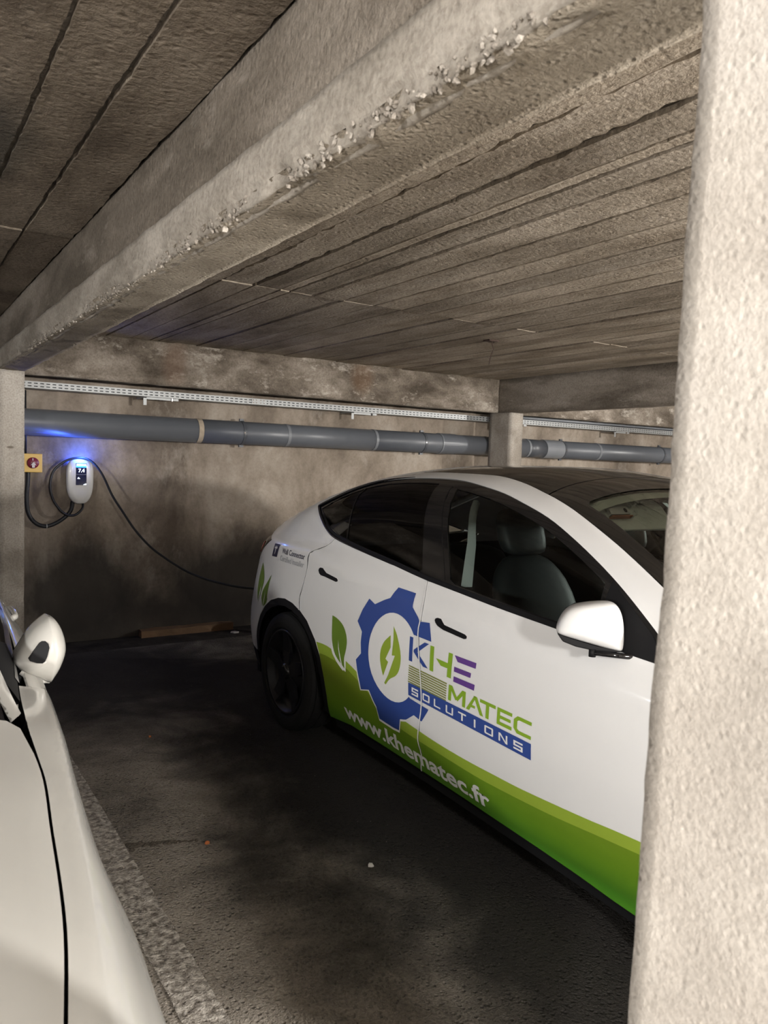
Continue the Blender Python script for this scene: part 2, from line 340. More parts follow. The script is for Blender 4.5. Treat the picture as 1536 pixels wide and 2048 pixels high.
def spall(v, p):
    e = (p - Vector((BX0, p.y, ZB))).length
    if e < .035:
        k = noise.noise(p * 23) * .5 + noise.noise(p * 60) * .5; big = .5 + .5 * noise.noise(Vector((3, p.y * 1.7, 0)))
        s = (.5 + k) * .016 * (.6 + big)
        v.co.x += max(0, s); v.co.z += max(0, s * .8)
beam = thing('concrete_beam', 'heavy raw concrete beam crossing overhead with a chipped pale lower edge', 'beam', (.81, 3.2, ZB))
mk('beam_side', *rough(BX0, BX0 + .05, -.6, YWB + .06, ZB + .135, ZC + .02, amp=.004, steps=(.05, .06, .04)), M['beam'], beam, smooth=True)
mk('beam_base', *rough(BX0 - .006, BX0 + .05, -.6, YWB + .06, ZB + .004, ZB + .137, amp=.003, edge=lambda v, p: spall(v, p + Vector((.006, 0, -.004))), steps=(.014, .03, .016)), M['beam_low'], beam, smooth=True)
mk('beam_soffit', *rough(BX0 + .004, BX1, -.6, YWB + .06, ZB, ZB + .04, amp=.004, edge=lambda v, p: spall(v, p - Vector((.004, 0, 0))), steps=(.025, .04, .04)), M['soffit'], beam, smooth=True)
mk('beam_core', *rough(BX0 + .03, BX1, -.6, YWB + .06, ZB + .03, ZC + .02, amp=.003, steps=(.1, .08, .06)), M['beam'], beam, smooth=True)
sv = []
for i in range(1000):                                 # exposed aggregate along the chipped edge
    y = .35 + 4.6 * random.random() ** 1.5; r = random.uniform(.002, .0062) * (1.2 if y < 2.2 else .8)
    if noise.noise(Vector((2, y * 2.2, 0))) < -.22: continue
    c = Vector((BX0 + random.uniform(-.004, .013), y, ZB + random.uniform(.0, .034)))
    bm = bmesh.new(); bmesh.ops.create_icosphere(bm, subdivisions=1, radius=r)
    rot = Matrix.Rotation(random.random() * 6, 3, Vector((random.random(), random.random(), .3)).normalized())
    sv.append(([c + rot @ (Vector((v.co.x, v.co.y * 1.25, v.co.z * .8)) * random.uniform(.65, 1.3)) for v in bm.verts], [[v.index for v in f.verts] for f in bm.faces])); bm.free()
mk('exposed_aggregate', *join(*sv), M['stone'], beam, kind='stuff')

tag(mk('concrete_beam', *rough(B2X0, B2X1, -.6, YWB + .05, ZB, ZC + .02, step=.08, amp=.004), M['beam'], smooth=True), 'concrete beam running from the far column behind the car roof', 'beam')
tag(mk('concrete_beam', *rough(-4.5, -4.32, -.6, YWB + .05, ZB, ZC + .02, step=.2, amp=.004), M['beam'], smooth=True), 'concrete beam beyond the parked car on the left', 'beam')
tag(mk('wall_beam', *rough(-5.9, 11.9, YWB, 6.70, ZB + .004, ZC + .02, amp=.005, steps=(.07, .09, .045)), M['wbeam'], smooth=True), 'long stained concrete beam running along the top of the back wall', 'beam')
def column(x0, x1, y0, y1, mat, label, step=.05, amp=.0025):
    return tag(mk('concrete_column', *rough(x0, x1, y0, y1, -.02, ZB + .003, step=step, amp=amp), mat, smooth=True), label, 'column')
column(BX0, BX1, 6.30, 6.66, M['column'], 'grey concrete column at the left, beside the charger')
column(B2X0 + .003, B2X1 - .003, 6.30, 6.66, M['column'], 'short looking grey column rising behind the white car roof')
pil = column(BX0 - .003, BX1, .17, .53, M['pillar'], 'big bright rough plastered pillar close up at the right', step=.022, amp=.0035)
for v in pil.data.vertices:                      # the pillar widens a little towards its foot
    if v.co.y > .35: v.co.y += .020 * (1.62 - v.co.z)
column(B2X0, B2X1, .17, .53, M['pillar'], 'plastered pillar on the far side of the white car', step=.1)
column(-4.5, -4.32, 6.30, 6.66, M['column'], 'grey column behind the car parked on the left', step=.1)

# parking line, kerb of paint on the floor
V, F = [], []
n = 700
for i in range(n + 1):
    y = .2 + 5.6 * i / n
    V += [(.705 + noise.noise(Vector((1, y * 9, 0))) * .006 + noise.noise(Vector((1, y * 60, 0))) * .004, y, .0035), (.827 + noise.noise(Vector((5, y * 9, 0))) * .004 + noise.noise(Vector((5, y * 60, 0))) * .003, y, .0035)]
    if i: F.append((2 * i - 2, 2 * i - 1, 2 * i + 1, 2 * i))
tag(mk('trim_1', V, F, M['line'], floor), 'worn white parking line painted on the floor')
# short crack-like ridge in the asphalt and grit
rv = []
for i in range(90):
    q = random.random(); x = .84 + .26 * q; y = 3.115 - .085 * q + random.gauss(0, .012) * (1.2 - q); r = random.uniform(.004, .013) * (1.15 - .6 * q)
    bm = bmesh.new(); bmesh.ops.create_icosphere(bm, subdivisions=1, radius=r)
    rv.append(([Vector((x, y, .0)) + Vector((v.co.x * random.uniform(.9, 1.6), v.co.y * random.uniform(.8, 1.2), v.co.z * random.uniform(.6, 1.0))) for v in bm.verts], [[v.index for v in f.verts] for f in bm.faces])); bm.free()
mk('asphalt_ridge', *join(*rv), M['ridge'], floor, kind='stuff')
rv = []
for i in range(160):
    x, y = random.uniform(.85, 1.9), random.uniform(1.5, 6.2); r = random.uniform(.001, .003)
    bm = bmesh.new(); bmesh.ops.create_icosphere(bm, subdivisions=1, radius=r)
    rv.append(([Vector((x, y, .001)) + v.co * .8 for v in bm.verts], [[v.index for v in f.verts] for f in bm.faces])); bm.free()
mk('floor_grit', *join(*rv), M['grit'], floor, kind='stuff')

# ------------------------------------------------------------------ cable tray
TY, TZ0, TZ1 = 6.715, 2.108, 2.162
tray = thing('cable_tray', 'galvanised perforated cable tray running along the back wall', 'cable tray', (3.0, 6.8, TZ0))
V, F = [], []
zr = [TZ0, TZ0 + .011, TZ0 + .0185, TZ0 + .0345, TZ0 + .042, TZ1]
def lip(x0, x1):
    V, F = [], []; xs = []; x = x0; p = .046
    while x < x1 - p:
        xs += [x, x + .018]; x += p
    xs.append(x1)
    for xx in xs:
        for z in zr: V.append((xx, TY, z))
        V.append((xx, 6.89, TZ0))
    m = len(zr) + 1
    for i in range(len(xs) - 1):
        for k in range(5):
            if k in (1, 3) and i % 2 == 1: continue
            a = i * m + k; F.append((a, a + m, a + m + 1, a + 1))
        a = i * m; F.append((a, a + m, a + m + 6, a + 6))
    return V, F
for a, b in ((-5.8, -.1), (-.1, 2.965), (2.965, 5.95), (5.95, 11.8)):
    o = mk('tray_length', *lip(a, b), M['zinc'], tray)
    m = o.modifiers.new('solid', 'SOLIDIFY'); m.thickness = .0015
mk('rear_lip', *box(-5.8, 11.8, 6.888, 6.89, TZ0, TZ1), M['zinc'], tray)
for c in (-.1, 2.965, 5.95):
    sp = mk('splice_plate', *box(c - .075, c + .075, TY - .004, TY - .0018, TZ0 + .004, TZ1 - .004), M['zinc'], tray)
    for dx in (-.06, -.03, .012, .045):
        for z in (TZ0 + .015, TZ1 - .015): mk('bolt', *tube([(c + dx, TY - .012, z), (c + dx, TY - .003, z)], .006, 6), M['chrome'], sp)
for c in (-2.2, -.4, 1.905, 3.99, 6.1, 7.94, 9.8):
    b = mk('tray_bracket', *join(box(c - .014, c + .014, 6.72, 6.724, TZ0 - .075, TZ0 - .002), box(c - .014, c + .014, 6.72, YW - .002, TZ0 - .012, TZ0 - .003), box(c + .012, c + .30, 6.74, 6.76, TZ0 - .022, TZ0 - .003)), M['zinc'], tray)
    mk('bolt', *tube([(c + .24, 6.735, TZ0 - .028), (c + .24, 6.735, TZ0)], .008, 6), M['chrome'], b)
mk('dark_tray_fill', *box(-5.8, 11.8, 6.74, 6.875, TZ0 + .003, TZ1 - .006), M['cable'], tray)  # black box added inside the tray so its slots look shaded
mk('conduit', *tube([(5.95, 6.78, 2.185), (8.0, 6.76, 2.19), (11.8, 6.76, 2.185)], .018, 8), M['pvc2'], tray, smooth=True)

# ------------------------------------------------------------------ drain pipe
PY, PZ, PR = 6.80, 1.837, .108
pipe = thing('drain_pipe', 'fat grey plastic drain pipe clamped along the back wall', 'pipe', (3.0, PY, PZ))
def pz_at(x): return PZ - .0012 * (x - 3)
for a, b, mt in ((-5.8, 2.40, 'pvc'), (2.40, 4.288, 'pvc'), (4.288, 6.448, 'pvc'), (6.448, 6.72, 'pvcdark'), (6.72, 11.8, 'pvc')):
    mk('pipe_length', *tube([(a, PY, pz_at(a)), ((a + b) / 2, PY, pz_at((a + b) / 2)), (b, PY, pz_at(b))], PR, 40), M[mt], pipe, smooth=True)
for a, b, mt, dr in ((2.385, 2.43, 'plaster', .003), (3.27, 3.30, 'pvc2', .003), (4.27, 4.30, 'pvc2', .004), (5.14, 5.36, 'pvc', .006), (5.135, 5.15, 'pvc2', .008), (6.43, 6.46, 'pvc2', .004), (6.72, 7.02, 'pvc2', .006), (7.655, 7.69, 'pvc2', .004)):
    c = (a + b) / 2
    mk('pipe_joint', *ring(a, b, PY, pz_at(c), PR - .002, PR + dr, 40), M[mt], pipe, smooth=False)
for c in (-1.2, .85, 2.826, 4.912, 7.04, 8.943):
    cl = mk('pipe_clamp', *join(ring(c - .014, c + .014, PY, pz_at(c), PR - .001, PR + .007, 40), box(c - .02, c + .02, PY - .012, PY + .012, pz_at(c) + PR, pz_at(c) + PR + .024), box(c - .02, c + .02, PY - .012, PY + .012, pz_at(c) - PR - .024, pz_at(c) - PR), box(c - .008, c + .008, PY + PR, YW - .002, pz_at(c) - .008, pz_at(c) + .008)), M['pvcdark'], pipe)
    mk('clamp_screw', *tube([(c - .01, PY - PR - .012, pz_at(c)), (c - .01, PY - PR, pz_at(c))], .007, 8), M['chrome'], cl)

# ------------------------------------------------------------------ wall charger
CHX, CHZ, CHY = 1.406, 1.36, 6.94
ch = thing('wall_charger', 'white wall charger with a glowing blue light strip above its screen', 'charger', (CHX, CHY, CHZ))
def chring(sx, y, dz=0, n=48):
    R = []
    for k in range(n):
        a = 2 * math.pi * k / n; c, s = math.cos(a), math.sin(a)
        e = .52 if s > 0 else .72
        x = math.copysign(abs(c) ** e, c); z = math.copysign(abs(s) ** (.52 if s > 0 else .62), s)
        wid = .108 if s > 0 else .108 - .020 * abs(z) ** 1.5
        R.append((CHX + x * wid * sx, y, CHZ + dz + z * (.19 - .108 * (1 - sx) * .9)))
    return R
rings = [chring(.86, CHY), chring(.93, CHY - .05), chring(1.0, CHY - .062), chring(1.0, CHY - .085), chring(.97, CHY - .100), chring(.90, CHY - .108), chring(.6, CHY - .113), chring(.25, CHY - .114)]
V = [p for r in rings for p in r]; F = []
for i in range(len(rings) - 1):
    for k in range(48): F.append((i * 48 + k, (i + 1) * 48 + k, (i + 1) * 48 + (k + 1) % 48, i * 48 + (k + 1) % 48))
F.append(tuple((len(rings) - 1) * 48 + k for k in range(48)))
mk('back_housing', V[:48 * 3], [f for f in F if max(f) < 48 * 3], M['black'], ch, smooth=True)
mk('front_shell', V[48 * 2:], [[i - 96 for i in f] for f in F if min(f) >= 96], M['box'], ch, smooth=True, fix=True)
yf = CHY - .1145
sc = mk('display', *box(1.366, 1.452, yf - .002, yf + .004, 1.330, 1.515), M['screen'], ch, bevel=.002)
mk('light_strip', *box(1.371, 1.447, yf - .005, yf - .002, 1.494, 1.509), M['ledcore'], sc)
mk('light_glow', *box(1.3665, 1.4515, yf - .003, yf - .0015, 1.480, 1.494), M['led'], sc)
mk('light_halo', *tube([(CHX - .085, CHY - .022, CHZ + .12), (CHX - .07, CHY - .022, CHZ + .166), (CHX - .03, CHY - .022, CHZ + .182), (CHX + .03, CHY - .022, CHZ + .182), (CHX + .07, CHY - .022, CHZ + .166), (CHX + .085, CHY - .022, CHZ + .12)], .004, 6), M['halo'], ch)
def text_geo(s, size, bold=0.0, align='LEFT', space=1.0):
    cu = bpy.data.curves.new('txt', 'FONT'); cu.body = s; cu.size = size; cu.offset = bold; cu.align_x = align; cu.space_character = space; cu.resolution_u = 3
    o = bpy.data.objects.new('txt', cu); COL.objects.link(o); bpy.context.view_layer.update()
    me = o.to_mesh(); V = [(v.co.x, v.co.y) for v in me.vertices]; F = [list(p.vertices) for p in me.polygons]; o.to_mesh_clear()
    bpy.data.objects.remove(o); bpy.data.curves.remove(cu)
    return V, F
bl = bpy.data.lights.new('led_light', 'POINT'); bl.energy = 1.2; bl.color = (.05, .16, 1.0); bl.shadow_soft_size = .03
blo = link(bpy.data.objects.new('led_light', bl), ch); blo.location = (0, -.125, .222)
tv, tf = text_geo('7.4', .042, .0006, 'CENTER')
mk('display_digits', [(1.41 + x, yf - .0035, 1.440 + z) for x, z in tv], tf, M['digit_glint'], sc)
mk('display_rule', *box(1.369, 1.449, yf - .003, yf - .002, 1.420, 1.4215), M['grey'], sc)
mk('display_glint', [(1.377, yf - .003, 1.385), (1.400, yf - .003, 1.384), (1.386, yf - .003, 1.398)], [(0, 1, 2)], M['digit_glint'], sc)  # screen reflections drawn as small glowing patches, here and below
mk('display_glint', [(1.424, yf - .003, 1.333), (1.449, yf - .003, 1.333), (1.450, yf - .003, 1.345), (1.436, yf - .003, 1.341)], [(0, 1, 2, 3)], M['digit_glint'], sc)

cab = [(1.434, 6.885, 1.19), (1.425, 6.85, 1.13), (1.36, 6.845, 1.075), (1.28, 6.845, 1.09), (1.205, 6.86, 1.185), (1.172, 6.87, 1.31), (1.192, 6.87, 1.43), (1.253, 6.86, 1.505), (1.33, 6.85, 1.548), (1.42, 6.84, 1.560), (1.493, 6.78, 1.525), (1.55, 6.686, 1.424), (1.606, 6.593, 1.261), (1.669, 6.499, 1.13), (1.748, 6.405, .983), (1.846, 6.312, .853), (1.943, 6.218, .765), (2.038, 6.125, .694), (2.133, 6.031, .641), (2.276, 5.844, .595), (2.50, 5.66, .565), (3.0, 5.45, .55), (3.5, 5.30, .60), (3.80, 5.05, .78), (3.84, 4.82, .93), (3.78, 4.74, .95)]
tag(mk('charging_cable', *tube(spline(cab, 6), .0095, 10), M['cable'], smooth=True), 'thin black charging cable looping from the charger down behind the white car', 'cable')
cond = thing('supply_conduit', 'thick black supply hose hanging in a loop from the switch to the charger', 'cable', (1.15, 6.88, .98))
mk('hose', *tube(spline([(1.355, 6.885, 1.19), (1.335, 6.895, 1.10), (1.25, 6.90, 1.02), (1.15, 6.90, .98), (1.065, 6.90, 1.01), (1.012, 6.90, 1.09), (.998, 6.90, 1.21), (1.008, 6.91, 1.35), (1.01, 6.91, 1.4305)], 8), .0165, 12), M['cable'], cond, smooth=True)
mk('cable_tie', *ring(1.148, 1.156, 6.90, .981, .016, .0185, 16), M['tie'], cond)
tag(mk('supply_cable', *tube([(.99, 6.925, 1.584), (.988, 6.925, 1.8), (.985, 6.925, 2.1)], .012, 10), M['cable'], smooth=True), 'black supply cable running up the wall above the yellow switch', 'cable')
sw = thing('isolator_switch', 'yellow isolator switch box with a dark red rotary knob', 'switch', (1.035, YW, 1.43))
mk('switch_box', *box(.955, 1.108, 6.845, YW + .002, 1.431, 1.583), M['yellow'], sw, bevel=.004)
kb = mk('knob', *(lambda V, F: ([(1.036 + (y - 0), 6.845 - x, 1.508 + z) for x, y, z in V], F))(*lathe_x([(0, .046), (.012, .045), (.018, .040), (.019, .0)], 0, 0, 0, 28)), M['maroon'], sw, smooth=True)
mk('knob_arrow', [(x, y, z) for y in (6.828, 6.815) for x, z in ((1.026, 1.470), (1.046, 1.470), (1.047, 1.492), (1.060, 1.487), (1.037, 1.516), (1.014, 1.487), (1.026, 1.492))], [tuple(range(7))[::-1], tuple(range(7, 14))] + [(i, (i + 1) % 7, 7 + (i + 1) % 7, 7 + i) for i in range(7)], M['knobgrey'], kb)
mk('knob_mark', *box(1.029, 1.036, 6.823, 6.828, 1.528, 1.546), M['knobgrey'], kb)

# ------------------------------------------------------------------ small things
tag(mk('wire_hook', *tube(spline([(3.862, 4.477, 2.562), (3.862, 4.477, 2.53), (3.87, 4.47, 2.49), (3.855, 4.48, 2.44), (3.85, 4.49, 2.375)], 5), .004, 6), M['rust']), 'rusty wire hanging down from the boarded ceiling', 'wire')
tag(mk('ceiling_plate', *rough(3.80, 3.90, 4.44, 4.51, 2.545, 2.566, step=.02, amp=.006, freq=30), M['rust']), 'rusty fixing plate the ceiling wire hangs from', 'plate')
V, F = rough(1.93, 2.80, 6.83, 6.925, -.036, .03, amp=.008, freq=6, steps=(.05, .03, .03))
tag(mk('wooden_plank', V, F, M['wood']), 'broken brown plank lying in the gutter along the back wall', 'plank')
can = thing('metal_can', 'shiny round metal can on the floor behind the rear wheel', 'can', (2.985, 6.62, -.035))
mk('can_body', *(lambda V, F: ([(2.985 + y, 6.62 + x, .09 + z) for x, y, z in V], F))(*lathe_x([(-.05, 0), (-.05, .05), (-.045, .055), (.04, .055), (.05, .048), (.05, 0)], 0, 0, 0, 20)), M['zinc'], can, smooth=False)
mk('can_rim', *(lambda V, F: ([(2.985 + y, 6.62 + x, .09 + z) for x, y, z in V], F))(*ring(-.056, -.048, 0, 0, .045, .058, 20)), M['chrome'], can)
mk('can_foot', *box(2.94, 3.03, 6.59, 6.65, -.036, .045), M['rust'], can)
def scrap(x, y, r, mat, label, cat='litter', z=.0):
    V = [(x + math.cos(a) * r * random.uniform(.5, 1.1), y + math.sin(a) * r * random.uniform(.4, .9), z + random.uniform(.003, .012)) for a in [i * math.pi / 3 for i in range(6)]]
    V.append((x, y, z + .012)); V += [(a, b, z + .0005) for a, b, c in V[:6]]
    F = [(i, (i + 1) % 6, 6) for i in range(6)] + [(7 + i, 7 + (i + 1) % 6, (i + 1) % 6, i) for i in range(6)] + [(12, 11, 10, 9, 8, 7)]
    return tag(mk('paper_scrap' if mat == 'paper' else 'litter_scrap', V, F, M[mat]), label, cat)
scrap(2.76, 6.70, .05, 'paper', 'pale crumpled scrap lying in the gutter beside the plank', z=-.036)
scrap(1.633, 2.491, .016, 'paper', 'tiny white scrap on the dark floor beside the white car')
scrap(1.13, 2.98, .013, 'orange', 'tiny orange scrap on the floor near the short asphalt ridge')
scrap(1.27, 4.30, .010, 'orange', 'tiny pale orange crumb on the floor far from the camera')

# ------------------------------------------------------------------ car surfaces
def lerp(tab, x):
    if x <= tab[0][0]: return tab[0][1]
    if x >= tab[-1][0]: return tab[-1][1]
    i = 0
    while tab[i + 1][0] < x: i += 1
    def sl(k):
        if k <= 0 or k >= len(tab) - 1:
            k0 = max(0, min(k, len(tab) - 2)); return (tab[k0 + 1][1] - tab[k0][1]) / (tab[k0 + 1][0] - tab[k0][0])
        d0 = (tab[k][1] - tab[k - 1][1]) / (tab[k][0] - tab[k - 1][0]); d1 = (tab[k + 1][1] - tab[k][1]) / (tab[k + 1][0] - tab[k][0])
        return 0.0 if d0 * d1 <= 0 else 2 * d0 * d1 / (d0 + d1)
    x0, y0 = tab[i]; x1, y1 = tab[i + 1]; h = x1 - x0; t = (x - x0) / h; m0 = sl(i) * h; m1 = sl(i + 1) * h
    return (2 * t ** 3 - 3 * t ** 2 + 1) * y0 + (t ** 3 - 2 * t ** 2 + t) * m0 + (-2 * t ** 3 + 3 * t ** 2) * y1 + (t ** 3 - t ** 2) * m1

class Surf:
    """half-width of a car body over (u from the tail, z); above the belt a rounded greenhouse"""
    def __init__(s, xc, yr, low, belt, roof, tumble=.19, pw=6):
        s.xc, s.yr, s.low, s.belt, s.roof, s.tumble, s.pw = xc, yr, low, belt, roof, tumble, pw
    def half(s, u, z):
        zb = s.belt(u)
        if z <= zb: return s.low(u, z)
        t = (z - zb) / max(1e-4, s.roof(u) - zb)
        return 0.0 if t >= 1 else s.low(u, zb) * (1 - s.tumble * t) * (1 - t ** s.pw) ** .4
    def ztop(s, u, v):
        v = abs(v); lo, hi = s.belt(u), s.roof(u)
        if hi <= lo or v >= s.half(u, lo): return lo
        for _ in range(26):
            m = (lo + hi) / 2
            if s.half(u, m) > v: lo = m
            else: hi = m
        return (lo + hi) / 2
    def P(s, u, z, side): return Vector((s.xc - side * s.half(u, z), s.yr - u, z))
    def N(s, u, z, side):
        e = .004
        a = s.P(u + e, z, side) - s.P(u - e, z, side); b = s.P(u, z + e, side) - s.P(u, z - e, side)
        n = a.cross(b) * (1 if side > 0 else -1); 
        if n.length < 1e-9: return Vector((-side, 0, 0))
        n.normalize()
        return n if n.x * -side > 0 else -n
    def PT(s, u, v): return Vector((s.xc - v, s.yr - u, s.ztop(u, v)))
    def NT(s, u, v):
        e = .004
        n = (s.PT(u + e, v) - s.PT(u - e, v)).cross(s.PT(u, v + e) - s.PT(u, v - e))
        n.normalize(); return n if n.z > 0 else -n

def fill(loops):
    """triangulate loops (outer first, then holes) of 2-D points"""
    P = [(a, b) for l in loops for a, b in l]
    T = tessellate_polygon([[Vector((a, b, 0)) for a, b in l] for l in loops])
    return P, [list(t) for t in T]
def cut(V2, F, su, sz, lim=None):
    bm = bmesh.new(); vs = [bm.verts.new((a, b, 0)) for a, b in V2]
    for f in F:
        try: bm.faces.new([vs[i] for i in f])
        except ValueError: pass
    bmesh.ops.remove_doubles(bm, verts=bm.verts[:], dist=1e-6)
    if not bm.faces: bm.free(); return [], [], []
    us = [v.co.x for v in bm.verts]; zs = [v.co.y for v in bm.verts]
    bmesh.ops.dissolve_limit(bm, angle_limit=.001, verts=bm.verts[:], edges=bm.edges[:], delimit=set())
    for lo, hi, st, ax in ((min(us), max(us), su, 0), (min(zs), max(zs), sz, 1)):
        k = math.floor(lo / st) + 1
        while k * st < hi:
            co = Vector((0, 0, 0)); co[ax] = k * st; no = Vector((0, 0, 0)); no[ax] = 1
            bmesh.ops.bisect_plane(bm, geom=bm.verts[:] + bm.edges[:] + bm.faces[:], plane_co=co, plane_no=no, dist=1e-5); k += 1
    bm.verts.index_update()
    V = [(v.co.x, v.co.y) for v in bm.verts]; F = [[v.index for v in f.verts] for f in bm.faces]
    E = [(e.verts[0].index, e.verts[1].index) for e in bm.edges if len(e.link_faces) == 1]
    bm.free(); return V, F, E
def panel(S, name, loops, mat, parent, side=1, off=0, step=.04, rim=.012, top=False, geo=None, label=None, kind=None, sz=None):
    V2, F = geo if geo else fill(loops)
    V2, F, E = cut(V2, F, step, sz or step)
    if top: nr = [S.NT(a, b) for a, b in V2]; V = [S.PT(a, b) + n * off for (a, b), n in zip(V2, nr)]
    else: nr = [S.N(a, b, side) for a, b in V2]; V = [S.P(a, b, side) + n * off for (a, b), n in zip(V2, nr)]
    F2 = []
    for f in F:
        c = Vector((0, 0, 0)); o_ = V[f[0]]
        for i in range(1, len(f) - 1): c += (V[f[i]] - o_).cross(V[f[i + 1]] - o_)
        if c.dot(nr[f[0]]) < 0: f = f[::-1]
        F2.append(f)
    if rim:
        idx = {}
        for a, b in E:
            for i in (a, b):
                if i not in idx:
                    idx[i] = len(V); V.append(V[i].copy()); nr.append(nr[i]); V.append(V[i] - nr[i] * rim); nr.append(nr[i])
            F2.append([idx[a], idx[b], idx[b] + 1, idx[a] + 1])
    return mk(name, V, F2, mat, parent, smooth=True, normals=[tuple(n) for n in nr], label=label, kind=kind)

# ------------------------------------------------------------------ the white crossover
def smoothline(p, n=5): return [(a.x, a.y) for a in spline([(x, y, 0) for x, y in p], n)]
ROOF = [(0.0, 1.06), (.12, 1.125), (.25, 1.19), (.5, 1.295), (.8, 1.41), (1.1, 1.51), (1.5, 1.59), (1.9, 1.622), (2.3, 1.626), (2.7, 1.59), (3.0, 1.515), (3.3, 1.395), (3.6, 1.245), (3.85, 1.11), (4.1, 1.05), (4.4, .97), (4.62, .86), (4.75, .72)]
BELT = [(0, .99), (.25, 1.055), (.5, 1.105), (.9, 1.15), (1.3, 1.155), (2.0, 1.105), (2.8, 1.045), (3.4, 1.005), (3.8, .955), (4.2, .89), (4.6, .76), (4.75, .62)]
PLAN = [(0.0, .62), (.06, .74), (.14, .815), (.28, .875), (.5, .922), (.8, .95), (1.2, .96), (2.2, .955), (3.2, .96), (3.8, .955), (4.2, .915), (4.5, .82), (4.66, .70), (4.75, .52)]
LOW = [(0.0, .10), (.18, .085), (.26, .055), (.36, .028), (.5, .008), (.62, 0), (.74, .003), (.86, .012), (.96, .022), (1.04, .030), (1.2, .04)]
CREASE = [(.2, 1.03), (.35, 1.065), (.57, 1.092), (.9, 1.098), (1.19, 1.09), (1.5, 1.052), (2.0, 1.0), (3.0, .945), (4.0, .86)]
CRK = [(.3, .45), (1.0, .45), (1.5, .28), (2.2, .19), (3.2, .19), (4.2, .3)]
def tlow(u, z):
    zb = lerp(BELT, u); p = lerp(LOW, z); sh = max(0, 1 - max(0, zb - z) / .11)
    zc = lerp(CREASE, u); kk = lerp(CRK, u)
    return lerp(PLAN, u) - p - .020 * sh * sh - kk * max(0, z - zc) - .17 * max(0, .9 - u) ** 1.2 * max(0, min(z, .93) - .5)
T = Surf(2.935, 5.01, tlow, lambda u: lerp(BELT, u), lambda u: lerp(ROOF, u))
XC, YR = T.xc, T.yr
car = thing('crossover_car', 'white crossover car with green and blue company lettering, plugged in at the back', 'car', (XC, YR - 2.4, 0))

DT = [(1.0, 1.344), (1.136, 1.402), (1.298, 1.468), (1.481, 1.516), (1.688, 1.54), (1.909, 1.549), (2.153, 1.546), (2.448, 1.513), (2.645, 1.472), (2.823, 1.424), (2.99, 1.358), (3.14, 1.287), (3.281, 1.209), (3.44, 1.108), (3.53, 1.045)]
DB = [(1.0, 1.344), (1.045, 1.325), (1.118, 1.288), (1.251, 1.229), (1.376, 1.194), (1.639, 1.159), (1.961, 1.124), (2.219, 1.095), (2.49, 1.074), (2.748, 1.055), (3.055, 1.037), (3.477, 1.012), (3.53, 1.008)]
DT = smoothline(DT, 4); DB = smoothline(DB, 4)
GAP1 = [(1.37, 1.190), (1.31, 1.141), (1.192, 1.091), (1.188, 1.003), (1.161, .895), (1.138, .831), (1.15, .762)]
GAP2 = [(2.255, 1.090), (2.292, 1.002), (2.293, .927), (2.288, .859), (2.333, .68), (2.346, .562), (2.315, .444), (2.300, .376), (2.312, .316), (2.273, .221)]
GAP3 = [(3.53, 1.006), (3.59, .90), (3.60, .75), (3.595, .61)]
SILL = [(1.423, .217), (1.667, .243), (1.988, .233), (2.273, .221), (2.553, .211), (2.772, .200), (3.009, .190), (3.217, .178), (3.361, .165), (3.515, .153)]
ARCH = [(1.423, .218), (1.448, .343), (1.441, .44), (1.407, .56), (1.355, .635), (1.25, .72), (1.15, .764), (1.057, .785), (.95, .793), (.845, .780), (.72, .743), (.62, .69), (.535, .615), (.475, .53), (.435, .45), (.415, .36)]
FARCH = [(3.52, .155), (3.532, .343), (3.537, .43), (3.56, .53), (3.61, .63), (3.69, .705), (3.79, .75), (3.90, .765), (4.01, .75), (4.11, .705), (4.19, .63), (4.24, .53), (4.262, .43), (4.27, .30)]
VE = [(1.0, .50), (1.66, .515), (1.78, .52), (2.245, .532), (2.516, .571), (2.718, .617), (2.894, .651), (3.055, .686), (3.2, .713), (3.389, .751), (3.6, .79), (3.82, .82)]
def ins(pts, du=0, dz=0): return [(a + du, b + dz) for a, b in pts]
def seg(pts, a, b): return [p for p in pts if a <= p[0] <= b]
rear_q = [(1.366, 1.192)] + [(a - .004, b) for a, b in GAP1] + ARCH[6:] + [(.30, .36), (.12, .38), (.05, .45), (.04, .62), (.05, .75), (.14, .86), (.27, .95)] + [(.40, 1.03), (.55, 1.095), (.44, 1.115), (.30, T.ztop(.30, .60))] + \
    [(u, T.ztop(u, .565)) for u in (.45, .6, .75, .9, 1.05, 1.2, 1.35, 1.5, 1.66)] + [(1.66, lerp(DT, 1.66))] + [p for p in DT if p[0] < 1.655][::-1] + [(a, b - .002) for a, b in DB if 1.001 < a < 1.36]
rail = [(u, T.ztop(u, lerp(VE, u))) for u in [1.662 + i * (3.6 - 1.662) / 44 for i in range(45)]] + [(3.62, 1.0), (3.532, 1.006)] + [p for p in DT if p[0] > 1.665][::-1] + [(1.662, lerp(DT, 1.662))]
rdoor = [(a + .004, b) for a, b in GAP1[::-1]] + [p for p in DB if 1.37 < p[0] < 2.25] + [(a - .004, b) for a, b in GAP2] + SILL[:3][::-1] + ARCH[1:6]
fdoor = [(a + .004, b) for a, b in GAP2[::-1]] + [p for p in DB if 2.26 < p[0] < 3.5] + [(a - .004, b) for a, b in GAP3] + FARCH[1:4][::-1] + [(3.512, .157)] + [p for p in SILL if 2.3 < p[0] < 3.4][::-1]
ffend = [(a + .004, b) for a, b in GAP3[::-1]] + [(3.625, .995), (3.8, .953), (4.0, .924), (4.2, .887), (4.4, .826), (4.5, .79), (4.5, .55)] + [(4.40, .50), (4.24, .50)] + FARCH[3:11][::-1]
